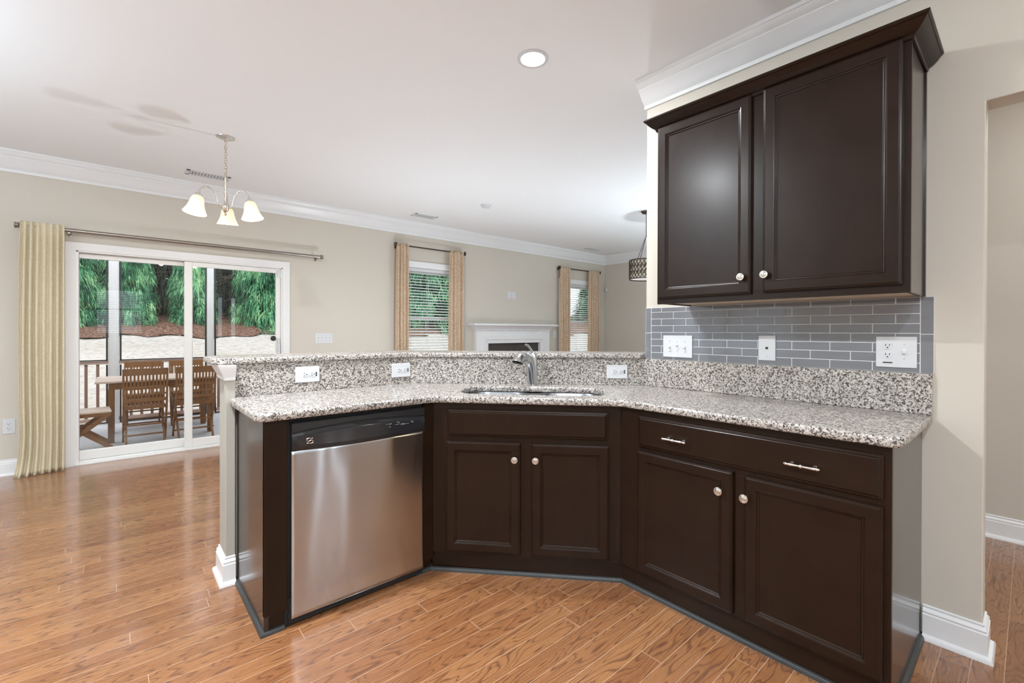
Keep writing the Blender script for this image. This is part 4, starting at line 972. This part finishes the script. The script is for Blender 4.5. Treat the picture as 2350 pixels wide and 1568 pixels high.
tree(8.6, 22.0, 0, 1.0, 5.0, 'feathery evergreen hidden behind the wall between door and windows')
tree(13.0, 21.8, 2, .95, .9, 'feathery evergreen left part of the left window view')
tree(16.3, 22.4, 1, 1.05, 2.2, 'feathery evergreen right part of the left window view')
tree(20.5, 22.6, 0, 1.1, 3.1, 'feathery evergreen between the two living room window views')
tree(31.5, 24.0, 0, 1.15, .2, 'feathery evergreen right part of the right window view')
for i in range(9):
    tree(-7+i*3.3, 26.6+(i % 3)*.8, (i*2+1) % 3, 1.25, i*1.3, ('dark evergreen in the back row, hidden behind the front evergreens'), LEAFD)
# dry branches and brush in the shade between the trees
k = MB(); rr = random.Random(9)
for i in range(620):
    x = rr.uniform(-4, 34) if i < 260 else rr.uniform(-1, 7.5); y = rr.uniform(22.3, 24.6); z = float(height(np.array(x), np.array(y)))+rr.uniform(0, 2.8)
    a = rr.uniform(0, 2*PI); L = rr.uniform(.4, 1.2); p = Vector((x, y, z)); d = Vector((math.cos(a), math.sin(a)*.4, rr.uniform(-.4, .7))).normalized()
    q = p+d*L*.5+Vector((0, 0, rr.uniform(-.1, .1))); k.tube([p, q, p+d*L], [.014, .009, .003], 4)
tag(k.obj('dry_brush', TWIG), 'bare dry branches tangled in the shade between the trees', 'brush', kind='stuff')
V, Q, T3 = blades(np.stack([rs.uniform(4.2, 7, 60), rs.uniform(19.4, 20.2, 60), height(rs.uniform(4, 7, 60), rs.uniform(19.4, 20.2, 60))], 1), np.tile([0, 0, 1.], (60, 1)), 18, .14, .02, .07, .1, 3)
link('weeds', mesh_np('weeds', V, Q, T3), LEAF, label='low green weeds at the edge of the lawn', category='weeds', kind='stuff')
# fallen log pile of cut brown foliage seen between the trees
# ------------------------------------------------------------ unseen uplighters added to brighten the ceiling
def fill_uplighter(x, y, label, p):
    T = thing('added_uplighter', label, 'fill lamp', (x, y, 0), group='added ceiling fill uplighters')
    MB().lathe([(0, 0), (.14, 0), (.14, .012), (.03, .03), (.012, .05), (0, .05)], 28).obj('base', NICKEL, T, smooth=40)
    MB().tube([(0, 0, .04), (0, 0, 1.66)], .011, 12).obj('pole', NICKEL, T, smooth=40)
    MB().lathe([(.02, 1.64), (.10, 1.67), (.17, 1.73), (.19, 1.79), (.186, 1.79), (.165, 1.735), (.10, 1.68), (.02, 1.655)], 32, closed=True).obj('bowl_shade', WHITE, T, smooth=60)
    lamp('ceiling_fill_light', 'AREA', (x, y, 1.775), p, .30, (.70, .87, 1.0), (PI, 0, 0))
fill_uplighter(-1.9, -1.5, 'added ceiling fill lamp behind the camera, left corner', 75)
fill_uplighter(1.6, -1.9, 'added ceiling fill lamp behind the camera, by the hall', 20)
fill_uplighter(-2.1, 3.1, 'added ceiling fill lamp left of the frame near the patio wall', 85)
fill_uplighter(5.3, 1.95, 'added ceiling fill lamp hidden behind the kitchen wall', 26)
fill_uplighter(6.9, 2.2, 'added ceiling fill lamp hidden in the living room corner', 40)
def fill_can(x, y, label, p):  # unseen low light added behind the bar to wash the ceiling
    T = thing('added_floor_uplight', label, 'fill lamp', (x, y, 0), group='added low fill uplights')
    MB().lathe([(.09, 0), (.10, .01), (.10, .26), (.092, .26), (.092, .20), (0, .20), (0, 0)], 28).obj('can', NICKEL, T, smooth=40)
    lamp('low_fill_light', 'AREA', (x, y, .262), p, .17, (.82, .92, 1.0), (PI, 0, 0))
fill_can(2.5, 4.1, 'added low ceiling fill light hidden behind the raised bar', 30)
fill_can(4.6, 3.0, 'added low ceiling fill light hidden in the living room behind the bar', 30)
bpy.context.view_layer.update()
